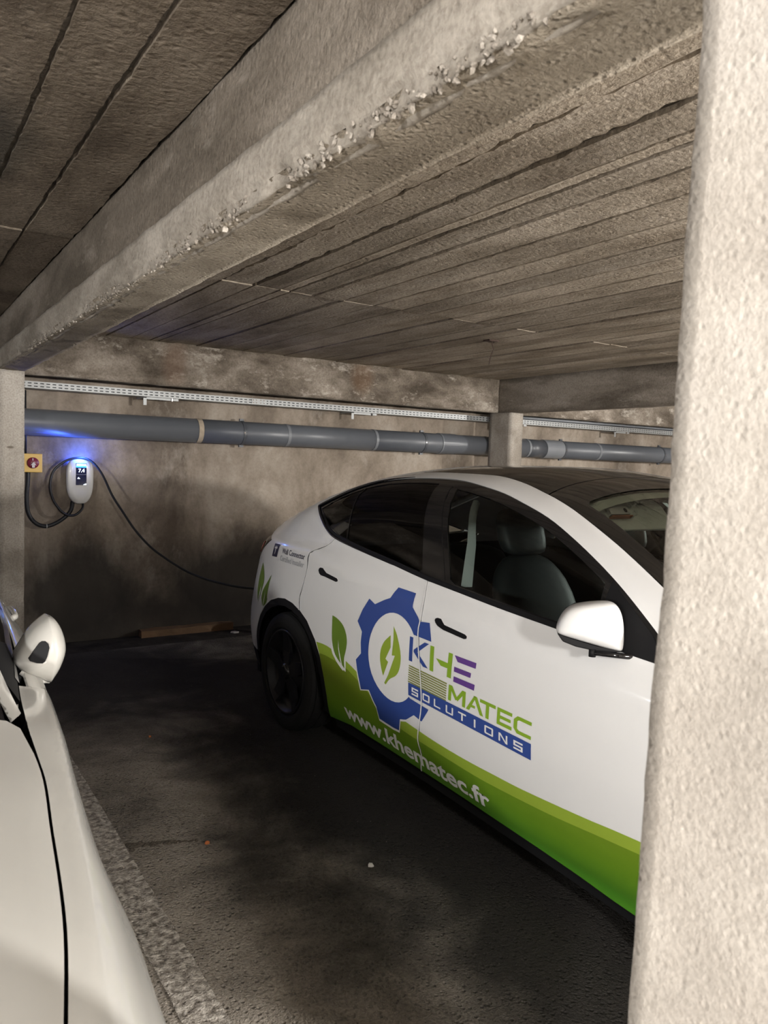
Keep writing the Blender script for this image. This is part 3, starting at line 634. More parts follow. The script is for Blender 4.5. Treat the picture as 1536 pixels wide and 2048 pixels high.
bump_f = [(4.504, .79), (4.6, .757), (4.70, .68), (4.735, .60), (4.745, .40), (4.70, .25), (4.275, .25)] + [FARCH[12], (4.236, .53), (4.24, .496), (4.40, .496), (4.504, .545)]
bump_r = [(.30, .355), (.12, .375), (.05, .445), (.03, .40), (.08, .26), (.36, .22), (.44, .25), (.412, .355)]
green_lo = None
for side in (1, -1):
    panel(T, 'rear_quarter', [rear_q], M['white'], car, side, step=.04)
    panel(T, 'roof_rail', [rail], M['white'], car, side, step=.04)
    d1 = panel(T, 'rear_door', [rdoor], M['white'], car, side, step=.04)
    d2 = panel(T, 'front_door', [fdoor], M['white'], car, side, step=.04)
    panel(T, 'front_fender', [ffend], M['white'], car, side, step=.05)
    panel(T, 'front_bumper', [bump_f], M['white'], car, side, step=.04)
    panel(T, 'rear_bumper', [bump_r], M['black'], car, side, step=.05)
    # layer behind the panel gaps
    under = ARCH[::-1][3:] + [(a, b + .03) for a, b in SILL[1:]] + FARCH[1:] + [(4.45, .30), (4.45, .80), (3.6, .98), (3.4, 1.0), (2.8, 1.03), (2.0, 1.085), (1.4, 1.15), (1.1, 1.14), (.6, 1.08), (.3, .95), (.2, .6), (.3, .45)]
    panel(T, 'inner_shell', [under], M['white'], car, side, off=-.010, step=.06, rim=0)
    # black sill, arch cladding
    panel(T, 'sill', [SILL[:] + [(3.47, .11), (3.2, .125), (2.3, .15), (1.44, .16)]], M['black'], car, side, off=-.018, step=.06, rim=.06)
    for nm_, ar, c, k in (('arch_trim', ARCH, (.945, .345), .90), ('arch_trim', FARCH, (3.90, .345), .90)):
        inner = [(c[0] + (a - c[0]) * k, c[1] + (b - c[1]) * k) for a, b in ar]
        panel(T, nm_, [ar + inner[::-1]], M['black'], car, side, off=-.003, step=.05, rim=.05)
    # windows
    trim = DT + DB[::-1][:-1]
    def top_at(u, d): return lerp(DT, u) - d
    def bot_at(u, d): return lerp(DB, u) + d
    q_pane = [(1.055, 1.335)] + [(u, top_at(u, .024)) for u in (1.136, 1.22, 1.298, 1.388)] + [(1.388, 1.43), (1.472, 1.206)] + [(u, bot_at(u, .022)) for u in (1.44, 1.376, 1.251, 1.12)]
    r_pane = [(u, top_at(u, .024)) for u in (1.394, 1.481, 1.6, 1.75, 1.9, 2.01)] + [(2.025, 1.52), (2.10, 1.35), (2.192, 1.135)] + [(u, bot_at(u, .022)) for u in (2.17, 1.961, 1.75, 1.639, 1.5)] + [(1.478, 1.206), (1.394, 1.43)]
    f_pane = [(u, top_at(u, .034)) for u in (2.185, 2.3, 2.448, 2.55, 2.645, 2.75, 2.823, 2.9, 2.99, 3.07, 3.14, 3.2)] + [(3.215, 1.05)] + [(u, bot_at(u, .026)) for u in (3.1, 2.9, 2.7, 2.55, 2.44)] + [(2.40, 1.12), (2.28, 1.33)]
    wt = panel(T, 'window_trim', [trim, q_pane, r_pane, f_pane], M['gloss'], car, side, off=-.004, step=.06, rim=.012)
    panel(T, 'quarter_pane', [q_pane], M['privacy'], car, side, off=-.008, step=.06, rim=0)
    panel(T, 'rear_window', [r_pane], M['privacy'], car, side, off=-.008, step=.06, rim=0)
    panel(T, 'front_window', [f_pane], M['clear'], car, side, off=-.008, step=.06, rim=0)
    bp = [(2.022, 1.522), (2.132, 1.519), (2.37, 1.112), (2.20, 1.12)]
    panel(T, 'pillar_cover', [bp], M['gloss'], car, side, off=-.0015, step=.06, rim=.004)
    panel(T, 'belt_strip', [[(a, b + .0) for a, b in DB if a > 1.2] + [(a, b + .02) for a, b in DB if a > 1.2][::-1]], M['black'], car, side, off=.001, step=.06, rim=.006)
    panel(T, 'mirror_sail', [[(3.225, 1.055), (3.225, 1.235), (3.28, 1.195), (3.44, 1.09), (3.5, 1.03), (3.4, 1.028)]], M['black'], car, side, off=-.0015, step=.06, rim=.004)
    bo = [p for p in DT if p[0] < 1.75][::-1]; bu = [p for p in DB if 1.0 < p[0] < 2.0]
    mk('window_edge_trim', *tube([T.P(a, b, side) + T.N(a, b, side) * .001 for a, b in bo + bu], [.0012 + .006 * min(1, i / 8, (len(bo + bu) - 1 - i) / 8) for i in range(len(bo + bu))], 12), M['satin'], car, smooth=True)
    # tail lamp
    tl = panel(T, 'tail_lamp', [[(.27, .955), (.40, 1.035), (.545, 1.097), (.44, 1.112), (.30, 1.085), (.16, 1.03), (.14, .95), (.16, .90)]], M['lamp'], car, side, off=.002, step=.03, rim=.02)
    panel(T, 'red_lens', [[(.26, .985), (.36, 1.035), (.37, 1.07), (.27, 1.055), (.20, 1.01)]], M['red'], tl, side, off=.004, step=.03, rim=.004)
    panel(T, 'headlamp', [[(4.25, .845), (4.52, .76), (4.60, .70), (4.55, .68), (4.35, .75)]], M['headlamp'], car, side, off=.003, step=.04, rim=.02)
    # handles
    HR = [(1.328, 1.012), (1.333, 1.024), (1.345, 1.030), (1.368, 1.031), (1.385, 1.022), (1.411, 1.010), (1.524, .998), (1.537, .992), (1.538, .983), (1.525, .979), (1.40, .989), (1.36, .990), (1.34, .998)]
    HF = [(2.396, .944), (2.40, .952), (2.412, .957), (2.435, .957), (2.447, .947), (2.462, .936), (2.604, .925), (2.617, .919), (2.616, .910), (2.604, .906), (2.46, .915), (2.42, .924), (2.403, .934)]
    for d, H_ in ((d1, HR), (d2, HF)):
        panel(T, 'door_handle', [H_], M['black'], d, side, off=.004, step=.05, rim=.008)
    # cabin linings
    panel(T, 'door_lining', [[(1.0, .45), (3.5, .45), (3.5, .99), (2.8, 1.02), (2.0, 1.07), (1.3, 1.13), (1.0, 1.1)]], M['cabin'], car, side, off=-.06, step=.08, rim=0)
    panel(T, 'b_pillar_trim', [[(2.315, 1.487), (2.345, 1.487), (2.40, 1.38), (2.445, 1.29), (2.495, 1.113), (2.446, 1.105), (2.408, 1.29), (2.37, 1.38)]], M['mint'], car, side, off=-.035, step=.05, rim=.02)
    panel(T, 'a_pillar_trim', [[(2.75, 1.47), (2.80, 1.465), (3.1, 1.33), (3.4, 1.16), (3.4, 1.10), (3.07, 1.29)]], M['mint'], car, side, off=-.05, step=.06, rim=.02)

# hatch, roof, windscreen, bonnet (u, v)
def both(e): return e + [(u, -v) for u, v in e[::-1]]
hatch = both([(.16, .60), (.30, .598), (.45, .563), (.9, .562), (1.3, .562), (1.655, .562)])
hglass = both([(.36, .50), (.7, .50), (1.1, .49), (1.36, .47)])
panel(T, 'hatch', [hatch, hglass], M['white'], car, top=True, step=.05)
panel(T, 'hatch_glass', [hglass], M['roofglass'], car, top=True, off=-.002, step=.06, rim=0)
side_fill = [(1.655, .562), (1.66, .50), (1.58, .50), (1.5, .562)]
panel(T, 'glass_roof', [both([(1.66, .60)][:0] + [(1.662, .515)] + [(1.68 + i * .045, lerp(VE, 1.68 + i * .045) - .003) for i in range(24)])], M['roofglass'], car, top=True, step=.05, rim=.01)
ws_o = both([(2.722, lerp(VE, 2.722) - .003)] + [(2.74 + i * .0442, lerp(VE, 2.74 + i * .0442) - .003) for i in range(25)])
ws_i = both([(2.895, .565), (2.912, .588), (3.121, .632), (3.35, .682), (3.6, .735), (3.72, .75)])
panel(T, 'windscreen_border', [ws_o, ws_i], M['roofglass'], car, top=True, step=.05, rim=.01)
panel(T, 'windscreen', [ws_i], M['screenglass'], car, top=True, off=-.003, step=.06, rim=0)
panel(T, 'bonnet', [both([(u, T.half(u, T.belt(u)) - .004) for u in (3.82, 3.9, 4.0, 4.1, 4.2, 4.3, 4.4, 4.5, 4.58, 4.65, 4.70, 4.735)])], M['white'], car, top=True, step=.05, rim=.01)
panel(T, 'cowl', [both([(3.74, .76), (3.835, .83)])], M['black'], car, top=True, off=-.012, step=.06, rim=0)
# tail and nose caps
def cap(u, us, zs, mat, name):
    V, F = [], []; n = 24
    for i, z in enumerate(zs):
        h = T.half(us, z)
        for k in range(n + 1):
            v = -h + 2 * h * k / n; V.append((XC - v, YR - us - (u - us) * (1 - (v / h) ** 4), z))
    for i in range(len(zs) - 1):
        for k in range(n): a = i * (n + 1) + k; F.append((a, a + 1, a + n + 2, a + n + 1))
    mk(name, V, F, mat, car, smooth=True)
cap(-.01, .05, [.42, .5, .6, .7, .8, .9, 1.0], M['white'], 'tailgate')
cap(-.015, .06, [.20, .26, .34, .42], M['black'], 'rear_apron')
cap(4.79, 4.74, [.25, .35, .45, .55, .64], M['white'], 'nose')
cap(4.78, 4.70, [.15, .2, .25], M['black'], 'front_apron')
mk('underbody', *box(XC - .80, XC + .80, YR - 4.55, YR - .25, .17, .34), M['black'], car)
mk('cabin_floor', *box(XC - .80, XC + .80, YR - 3.55, YR - .9, .34, .42), M['cabin'], car)
mk('rear_bulkhead', *box(XC - .70, XC + .70, YR - 1.12, YR - 1.02, .42, 1.1), M['cabin'], car)
mk('dashboard', *box(XC - .74, XC + .74, YR - 3.72, YR - 3.30, .42, 1.0), M['cabin'], car, bevel=.05)
mk('centre_screen', *box(XC - .19, XC + .19, YR - 3.20, YR - 3.185, .93, 1.15), M['gloss'], car)
sg = mk('steering_wheel', *(lambda V, F: ([(XC + .37 + y, YR - 3.05 - z * .45 + x, .95 + z * .9) for x, y, z in V], F))(*ring(-.012, .012, 0, 0, .155, .18, 30)), M['cabin'], car)
# headliner strip, visors
panel(T, 'headliner', [both([(2.60, .54), (2.86, .57), (2.955, .585)])], M['mint'], car, top=True, off=-.018, step=.06, rim=0)
def rounded(w, h, r, n=5):
    P = []
    for cx, cy, a0 in ((w / 2 - r, h / 2 - r, 0), (-w / 2 + r, h / 2 - r, 90), (-w / 2 + r, -h / 2 + r, 180), (w / 2 - r, -h / 2 + r, 270)):
        for k in range(n + 1):
            a = math.radians(a0 + 90 * k / n); P.append((cx + r * math.cos(a), cy + r * math.sin(a)))
    return P
def slab(name, P, o, ax, ay, th, mat, parent, bevel=0):
    nrm = Vector(ax).cross(Vector(ay)).normalized(); o = Vector(o); ax = Vector(ax); ay = Vector(ay); n = len(P)
    V = [o + ax * a + ay * b + nrm * th / 2 for a, b in P] + [o + ax * a + ay * b - nrm * th / 2 for a, b in P]
    F = [tuple(range(n)), tuple(range(n, 2 * n))[::-1]] + [(i, i + n, (i + 1) % n + n, (i + 1) % n) for i in range(n)]
    return mk(name, V, F, mat, parent, bevel=bevel)
for s in (1, -1):
    vz = slab('sun_visor', rounded(.42, .15, .06), (XC - s * .345, YR - 2.935, 1.435), (1, 0, 0), (0, -.62, -.78), .014, M['mint'], car, bevel=.005)
    if s == 1:
        stk = slab('visor_label', [(-.07, -.018), (.045, -.018), (.045, .018), (-.07, .018)], (XC - .44, YR - 2.943, 1.452), (1, 0, 0), (0, -.62, -.78), .0185, M['decalwhite'], vz)
        slab('warning_mark', rounded(.02, .02, .009), (XC - .415, YR - 2.943, 1.452), (1, 0, 0), (0, -.62, -.78), .0195, M['black'], vz)
        slab('warning_bar', [(-.07, .0235), (.055, .0235), (.055, .0185), (-.07, .0185)], (XC - .44, YR - 2.946, 1.448), (1, 0, 0), (0, -.62, -.78), .0195, M['orange'], vz)
# seats
def pillow(name, rings_, mat, parent, sub=1):
    n = len(rings_[0]); V = [p for r in rings_ for p in r]; F = []
    for i in range(len(rings_) - 1):
        for k in range(n): F.append((i * n + k, i * n + (k + 1) % n, (i + 1) * n + (k + 1) % n, (i + 1) * n + k))
    F += [tuple(range(n))[::-1], tuple((len(rings_) - 1) * n + k for k in range(n))]
    o = mk(name, V, F, mat, parent, smooth=True, fix=True); m = o.modifiers.new('sub', 'SUBSURF'); m.levels = sub; m.render_levels = sub; return o
def sring(cx, cy, cz, wx, wy, tilt=0, n=12):
    return [(cx + math.copysign(abs(math.cos(a)) ** .6, math.cos(a)) * wx, cy + math.copysign(abs(math.sin(a)) ** .6, math.sin(a)) * wy, cz) for a in [2 * math.pi * k / n for k in range(n)]]
for s in (1, -1):
    cx = XC - s * .375
    pillow('seat_back', [sring(cx, YR - 2.62, .52, .24, .07), sring(cx, YR - 2.58, .62, .26, .085), sring(cx, YR - 2.49, .85, .26, .08), sring(cx, YR - 2.40, 1.05, .245, .075), sring(cx, YR - 2.365, 1.13, .20, .065), sring(cx, YR - 2.345, 1.19, .13, .05), sring(cx, YR - 2.34, 1.205, .06, .03)], M['seat'], car)
    pillow('headrest', [sring(cx, YR - 2.345, 1.20, .10, .04), sring(cx, YR - 2.335, 1.225, .14, .055), sring(cx, YR - 2.30, 1.33, .145, .055), sring(cx, YR - 2.28, 1.40, .125, .045), sring(cx, YR - 2.275, 1.42, .07, .03)], M['seat'], car)
    pillow('seat_cushion', [sring(cx, YR - 2.82, .44, .24, .24), sring(cx, YR - 2.82, .55, .26, .27), sring(cx, YR - 2.82, .60, .22, .24)], M['seat'], car)
pillow('rear_bench', [sring(XC, YR - 1.35, .5, .60, .10), sring(XC, YR - 1.30, .7, .62, .1), sring(XC, YR - 1.2, 1.0, .6, .09), sring(XC, YR - 1.17, 1.12, .5, .06)], M['seat'], car)
# wheels
def wheel(parent, cx, cy, cz, sgn, r=.352, label=None):
    """sgn: direction along X of the outer face"""
    w_ = mk('wheel', *lathe_x([(-.235, .20), (-.245, .30), (-.235, r - .03), (-.215, r - .008), (-.165, r), (-.165, r - .009), (-.155, r - .009), (-.155, r), (-.105, r), (-.105, r - .009), (-.093, r - .009), (-.093, r), (-.045, r - .001), (-.045, r - .009), (-.036, r - .009), (-.036, r - .003), (-.018, r - .010), (-.004, r - .035), (0, r - .06), (-.003, r - .085), (-.012, .258), (-.02, .252)], cx, cy, cz, 64, sgn), M['tyre'], parent, smooth=False)
    w_.name = 'tyre'
    V, F = [], []
    for k in range(72):      # shoulder blocks
        a = 2 * math.pi * k / 72; da = .028
        q = []
        for aa in (a - da, a + da):
            for dx, rr_ in ((-.034, r + .001), (-.014, r - .010)): q.append((cx + sgn * dx, cy + rr_ * math.cos(aa), cz + rr_ * math.sin(aa)))
        n = len(V); V += q; F.append((n, n + 1, n + 3, n + 2))
    mk('tread_block', V, F, M['tyre'], w_, kind='stuff')
    rim = mk('wheel_cover', *lathe_x([(-.02, .254), (-.006, .25), (-.010, .236), (-.05, .228), (-.055, .15), (-.03, .06), (-.028, 0)], cx, cy, cz, 48, sgn), M['rim'], parent, smooth=True)
    for k in range(5):
        a = 2 * math.pi * k / 5 + .3; V = []
        for rr_, wd, dx in ((.03, .03, -.018), (.12, .042, -.024), (.20, .034, -.016), (.238, .03, -.006)):
            for s_ in (-1, 1):
                for d in (0, -.02):
                    V.append((cx + sgn * (dx + d), cy + rr_ * math.cos(a) - s_ * wd * math.sin(a), cz + rr_ * math.sin(a) + s_ * wd * math.cos(a)))
        F = []
        for i in range(3):
            b = i * 4; F += [(b, b + 4, b + 6, b + 2), (b, b + 1, b + 5, b + 4), (b + 2, b + 6, b + 7, b + 3)]
        mk('spoke', V, F, M['rim'], rim)
    mk('hub_cap', *lathe_x([(-.02, .05), (-.008, .045), (-.004, .03), (-.004, 0)], cx, cy, cz, 24, sgn), M['gloss'], rim, smooth=True)
    return w_
for uu in (.945, 3.90):
    for s in (1, -1):
        wheel(car, XC - s * .950, YR - uu, .352, -s)
        # wheel well
        V, F = [], []; n = 24
        for k in range(n + 1):
            a = math.pi * k / n * 1.16 - .25
            for v in (.50, .90): V.append((XC - s * v, YR - uu + (.44 if uu < 2 else .365) * math.cos(a), .345 + (.43 if uu < 2 else .40) * math.sin(a)))
        for k in range(n): F.append((2 * k, 2 * k + 1, 2 * k + 3, 2 * k + 2))
        F.append(tuple(2 * k for k in range(n + 1)))
        mk('wheel_liner', V, F, M['black'], car)
# door mirrors
MO = [(1.8703, 1.7848, 1.0799), (1.874, 1.7813, 1.1088), (1.8894, 1.7674, 1.1488), (1.9126, 1.7464, 1.1692), (1.9597, 1.7037, 1.1816), (2.0008, 1.6665, 1.1867), (2.0165, 1.6522, 1.1748), (2.0271, 1.6426, 1.1443), (2.0324, 1.6378, 1.0983), (2.034, 1.6364, 1.0286), (2.0247, 1.6448, 1.026), (1.965, 1.6989, 1.0419), (1.9046, 1.7537, 1.0613), (1.8754, 1.7801, 1.0703)]
MB_ = [(1.8729, 1.7824, 1.0734), (1.8871, 1.7695, 1.0478), (1.9176, 1.7419, 1.0339), (1.9597, 1.7037, 1.0246), (2.0, 1.672, 1.018), (2.034, 1.6364, 1.0286), (1.965, 1.6989, 1.0419), (1.9046, 1.7537, 1.0613)]
for s in (1, -1):
    fx = (lambda p: p) if s == 1 else (lambda p: Vector((2 * XC - p[0], p[1], p[2])))
    n3 = Vector((-.671, -.741, 0)); c0 = sum((Vector(p) for p in MO), Vector()) / len(MO)
    def rg(k, d): return [fx(c0 + (Vector(p) - c0) * k + n3 * d) for p in MO]
    R_ = [rg(.90, -.085), rg(1.0, -.05), rg(1.0, 0), rg(.965, .016), rg(.86, .032), rg(.6, .045), rg(.25, .050)]
    V = [p for r in R_ for p in r]; n = len(MO); F = []
    for i in range(len(R_) - 1):
        for k in range(n): F.append((i * n + k, i * n + (k + 1) % n, (i + 1) * n + (k + 1) % n, (i + 1) * n + k))
    F.append(tuple((len(R_) - 1) * n + k for k in range(n)))
    mi = mk('door_mirror', V, F, M['white'], car, smooth=True, fix=True); m = mi.modifiers.new('sub', 'SUBSURF'); m.levels = m.render_levels = 2
    mk('mirror_glass', rg(.91, -.082), [tuple(range(n))], M['gloss'], mi)
    nb = len(MB_); cb = sum((Vector(p) for p in MB_), Vector()) / nb
    V = [fx(Vector(p) + n3 * .012) for p in MB_] + [fx(Vector(p) - n3 * .07) for p in MB_]
    mk('mirror_base', V, [tuple(range(nb)), tuple(range(nb, 2 * nb))[::-1]] + [(i, i + nb, (i + 1) % nb + nb, (i + 1) % nb) for i in range(nb)], M['black'], mi, bevel=.004)
    mk('mirror_arm', *tube([fx(p) for p in [Vector((1.955, 1.695, 1.018)), Vector((2.034, 1.630, 1.012)), Vector((2.105, 1.572, 1.010)), Vector((2.15, 1.56, 1.010))]], [.009, .010, .011, .013], 8), M['gloss'], mi, smooth=True)
    mk('arm_pivot', *tube([fx(p) for p in [Vector((1.955, 1.70, 1.004)), Vector((1.955, 1.70, 1.03))]], .012, 12), M['black'], mi, smooth=True)

# ------------------------------------------------------------------ wrap graphics on the near side
def decal(name, loops, mat, off=.0014, geo=None, label=None, parent=None, step=.08):
    return panel(T, name, loops, mat, parent or car, 1, off=off, step=step, sz=.028, rim=0, geo=geo, label=label)
LG = smoothline([(1.372, .628), (1.46, .632), (1.544, .625), (1.62, .613), (1.696, .595), (1.818, .560), (1.95, .515), (2.06, .475), (2.175, .444), (2.305, .429), (2.448, .417), (2.635, .411), (2.818, .413), (2.984, .417), (3.264, .435), (3.41, .448), (3.536, .457)])
DG = smoothline([(1.405, .573), (1.47, .576), (1.544, .573), (1.62, .567), (1.704, .555), (1.815, .518), (1.95, .465), (2.06, .42), (2.166, .389), (2.312, .378), (2.497, .369), (2.691, .362), (2.839, .364), (3.104, .376), (3.333, .396), (3.53, .412)])
archl = [(a + .003, b) for a, b in ((1.423, .222), (1.448, .343), (1.441, .44), (1.407, .56))]
decal('lime_band', [LG + DG[::-1]], M['lime'], .0012, label='lime green swoosh printed on the doors')
decal('green_band', [DG + [(3.528, .343), (3.512, .1565), (3.361, .1655), (3.217, .1785), (3.009, .1905), (2.772, .2005), (2.553, .2115), (2.273, .2215), (1.988, .2335), (1.667, .2435), (1.426, .2185)] + archl[1:]], M['greengrad'], .0012, label='dark green printed band along the bottom of the doors')
for nme_, gp in (('door_seam', GAP1), ('door_seam', GAP2)):
    gl_ = smoothline(gp, 3)
    panel(T, nme_, [[(a - .0038, b) for a, b in gl_] + [(a + .0038, b) for a, b in gl_[::-1]]], M['decalwhite'], car, 1, off=.0040, step=.08, sz=.03, rim=.006)
# gear ring
GC, GR = (2.103, .713), .206
gear_o = [(2.388, .848), (2.362, .925), (2.287, .917), (2.271, .934), (2.223, .969), (2.219, 1.030), (2.08, 1.035), (2.039, .980), (1.992, .963), (1.917, .929), (1.862, .947), (1.815, .887), (1.779, .821), (1.828, .777), (1.824, .723), (1.833, .67), (1.788, .629), (1.805, .566), (1.83, .487), (1.904, .505), (1.939, .463), (1.965, .437), (1.982, .382), (2.099, .375), (2.148, .377), (2.166, .437), (2.216, .450), (2.282, .492), (2.34, .480), (2.397, .551)]
def arc(a0, a1, r, n=30): return [(GC[0] + r * math.cos(math.radians(a0 + (a1 - a0) * k / n)), GC[1] + r * math.sin(math.radians(a0 + (a1 - a0) * k / n))) for k in range(n + 1)]
gear = gear_o + [(2.255, .562)] + arc(-45, -318, GR)
gcx, gcz = 2.08, .70
wl = [(gcx + (a - gcx) * 1.035, gcz + (b - gcz) * 1.035) for a, b in gear_o[12:27]]
decal('gear_outline', [wl + [(2.2, .5), (1.98, .55), (1.9, .7), (1.86, .8)]], M['decalwhite'], .0018)
decal('gear_emblem', [gear], M['blue'], .0024, label='blue cog wheel emblem')
decal('gear_disc', [arc(0, 355, GR - .002, 60)[:-1][:50]] if False else [arc(40, 322, GR - .001, 40)], M['decalwhite'], .0020)
decal('bolt_leaf', [smoothline([(2.078, .812), (2.031, .772), (2.006, .726), (2.006, .678), (2.024, .632), (2.038, .610)], 4) + [(2.074, .685), (2.050, .694), (2.087, .757)]], M['lime'], .0030)
decal('bolt_leaf', [smoothline([(2.094, .858), (2.128, .822), (2.160, .77), (2.174, .725), (2.169, .677), (2.145, .639), (2.093, .608), (2.06, .574)], 4) + [(2.047, .578), (2.080, .625), (2.126, .726), (2.101, .722), (2.104, .796)]], M['lime'], .0030)
for nme, P in (('letter_k', [(2.229, .839), (2.256, .839), (2.263, .731), (2.237, .731)]), ('letter_k', [(2.342, .835), (2.374, .835), (2.297, .781), (2.382, .729), (2.346, .729), (2.268, .777), (2.268, .787)])):
    decal(nme, [P], M['blue'], .0026)
for P in ([(2.386, .832), (2.413, .832), (2.421, .725), (2.395, .725)], [(2.516, .831), (2.544, .831), (2.545, .728), (2.517, .728), (2.517, .764), (2.470, .764), (2.433, .788), (2.517, .785)]):
    decal('letter_h', [P], M['green'], .0026)
for P in ([(2.557, .829), (2.697, .829), (2.696, .806), (2.58, .806)], [(2.561, .782), (2.671, .782), (2.669, .762), (2.562, .762)], [(2.563, .742), (2.699, .742), (2.697, .718), (2.562, .720)]):
    decal('letter_e', [P], M['purple'], .0026)
for k in range(8):
    z = .712 - k * .0102
    decal('stripe', [[(2.240, z), (2.521, z - .010), (2.521, z - .0160), (2.240, z - .0060)]], M['olive'], .0026)
def letter(polys, u0, w_, z0, h_, mat, name, sl=-.02, off=.0026):
    for P in polys:
        decal(name, [[(u0 + x * w_, z0 + y * h_ + sl * (u0 + x * w_ - 2.531)) for x, y in P]], mat, off)
def R4(a, b, c, d): return [(a, b), (c, b), (c, d), (a, d)]
t = .2
LM = [R4(0, 0, .17, 1), R4(.83, 0, 1, 1), [(.0, 1), (.20, 1), (.56, .30), (.44, .18)], [(1, 1), (.80, 1), (.44, .30), (.56, .18)]]
LA = [[(0, 0), (.19, 0), (.56, 1), (.44, 1)], [(1, 0), (.81, 0), (.40, 1), (.60, 1)], R4(.26, .24, .52, .40)]
LT = [R4(0, .8, 1, 1), R4(.40, 0, .60, .8)]
LE = [R4(0, 0, .2, 1), R4(.2, .8, 1, 1), R4(.2, .4, .92, .58), R4(.2, 0, 1, .2)]
LC = [[(.0, .25), (.2, .25), (.2, .75), (.0, .75)], [(0, .75), (.2, .72), (.3, .8), (1, .8), (1, 1), (.2, 1)], [(0, .25), (.2, .28), (.3, .2), (1, .2), (1, 0), (.2, 0)]]
for P, a, b, nme in ((LM, 2.535, 2.648, 'letter_m'), (LA, 2.654, 2.762, 'letter_a'), (LT, 2.738, 2.832, 'letter_t'), (LE, 2.842, 2.926, 'letter_e'), (LC, 2.936, 3.030, 'letter_c')):
    letter(P, a, b - a, .636, .065, M['green'], nme)
# banner
ban = decal('banner', [[(2.243, .633), (3.032, .612), (3.032, .551), (2.245, .575)]], M['blue'], .0028, label='blue banner under the company name')
LS = [R4(0, 0, 1, .2), R4(.8, .2, 1, .42), R4(0, .4, 1, .6), R4(0, .58, .2, .8), R4(0, .8, 1, 1)]
LO = [R4(0, .06, .19, .94), R4(.81, .06, 1, .94), R4(.06, 0, .94, .19), R4(.06, .81, .94, 1)]
LL = [R4(0, 0, .2, 1), R4(.2, 0, 1, .19)]
LU = [R4(0, .06, .19, 1), R4(.81, .06, 1, 1), R4(.06, 0, .94, .19)]
LI = [R4(.4, 0, .62, 1)]
LN = [R4(0, 0, .18, 1), R4(.82, 0, 1, 1), [(0, 1), (.22, 1), (1, 0), (.78, 0)]]
for i, (P, w_) in enumerate(((LS, .050), (LO, .052), (LL, .046), (LU, .050), (LT, .052), (LI, .046), (LO, .052), (LN, .050), (LS, .050))):
    u0 = 2.272 + i * .0835
    for Q in P:
        decal('banner_letter', [[(u0 + x * w_, .5865 + y * .033 - .029 * (u0 + x * w_ - 2.243)) for x, y in Q]], M['decalwhite'], .0036)
# web address
tv, tf = text_geo('www.khematec.fr', .105, .0028, space=1.0)
L0 = max(x for x, y in tv) - min(x for x, y in tv); x0 = min(x for x, y in tv); k = 1.135 / L0
web = [(1.632 + (x - x0) * k, .288 + y * 1.02 - .041 * (x - x0) * k) for x, y in tv]
decal('web_address', None, M['decalwhite'], .0030, geo=(web, tf), label='white web address lettering')
# leaves
lf = smoothline([(1.53, .803), (1.587, .794), (1.644, .772), (1.68, .735), (1.693, .695), (1.687, .65), (1.673, .607), (1.676, .554)], 4) + smoothline([(1.653, .566), (1.609, .587), (1.574, .615), (1.549, .659), (1.539, .702), (1.535, .756)], 4)
decal('leaf_outline', [[(1.547, .69), (1.53, .64), (1.552, .604), (1.59, .572), (1.64, .545), (1.66, .538), (1.667, .545), (1.684, .538), (1.689, .60), (1.65, .65)]], M['decalwhite'], .0018)
decal('leaf_graphic', [lf], M['leaf'], .0026, label='green leaf printed on the rear door')
decal('leaf_rib', [[(1.607, .692), (1.617, .65), (1.654, .566), (1.640, .572), (1.612, .645)]], M['decalwhite'], .0032)
decal('leaf_graphic', [smoothline([(.453, .941), (.525, .886), (.55, .827), (.517, .759), (.475, .689)], 4) + smoothline([(.448, .71), (.427, .754), (.417, .827), (.433, .893)], 4)], M['leaf'], .0026, step=.03)
decal('leaf_rib', [[(.505, .80), (.51, .76), (.474, .690), (.468, .69)]], M['decalwhite'], .0032, step=.03)
decal('leaf_graphic', [smoothline([(.695, .896), (.669, .836), (.657, .784), (.656, .727), (.618, .692), (.576, .681)], 4) + smoothline([(.541, .727), (.558, .777), (.637, .846)], 4)], M['leaf'], .0026, step=.03)
decal('leaf_rib', [[(.612, .79), (.604, .74), (.585, .684), (.594, .683), (.612, .74)]], M['decalwhite'], .0032, step=.03)
# installer badge
bd = decal('badge', [[(.672, 1.088), (.775, 1.093), (.750, 1.013), (.653, 1.008)]], M['navy'], .0020, label='navy badge with a white T emblem')
def bmap(x, y): return (.653 + .097 * x + .022 * y, 1.008 + .005 * x + .08 * y)
for P in ([(.22, .72), (.5, .77), (.78, .72), (.72, .64), (.56, .66), (.52, .2), (.48, .2), (.44, .66), (.28, .64)], [(.25, .80), (.5, .84), (.75, .80), (.74, .77), (.5, .81), (.26, .77)]):
    decal('badge_emblem', [[bmap(x, y) for x, y in P]], M['decalwhite'], .0030, step=.03)
for s, z0, mt, sz in (('Wall Connector', 1.048, 'navy', 1), ('Certified Installer', 1.002, 'grey', 1)):
    tv, tf = text_geo(s, .05, .0004); x0 = min(x for x, y in tv); L0 = max(x for x, y in tv) - x0; ua, ub = (.835, 1.150) if mt == 'navy' else (.815, 1.150)
    decal('badge_lettering', None, M[mt], .0026, geo=([(ua + (x - x0) * (ub - ua) / L0, z0 + y * .92 - (.0 if mt == 'navy' else 0) * x) for x, y in tv], tf))

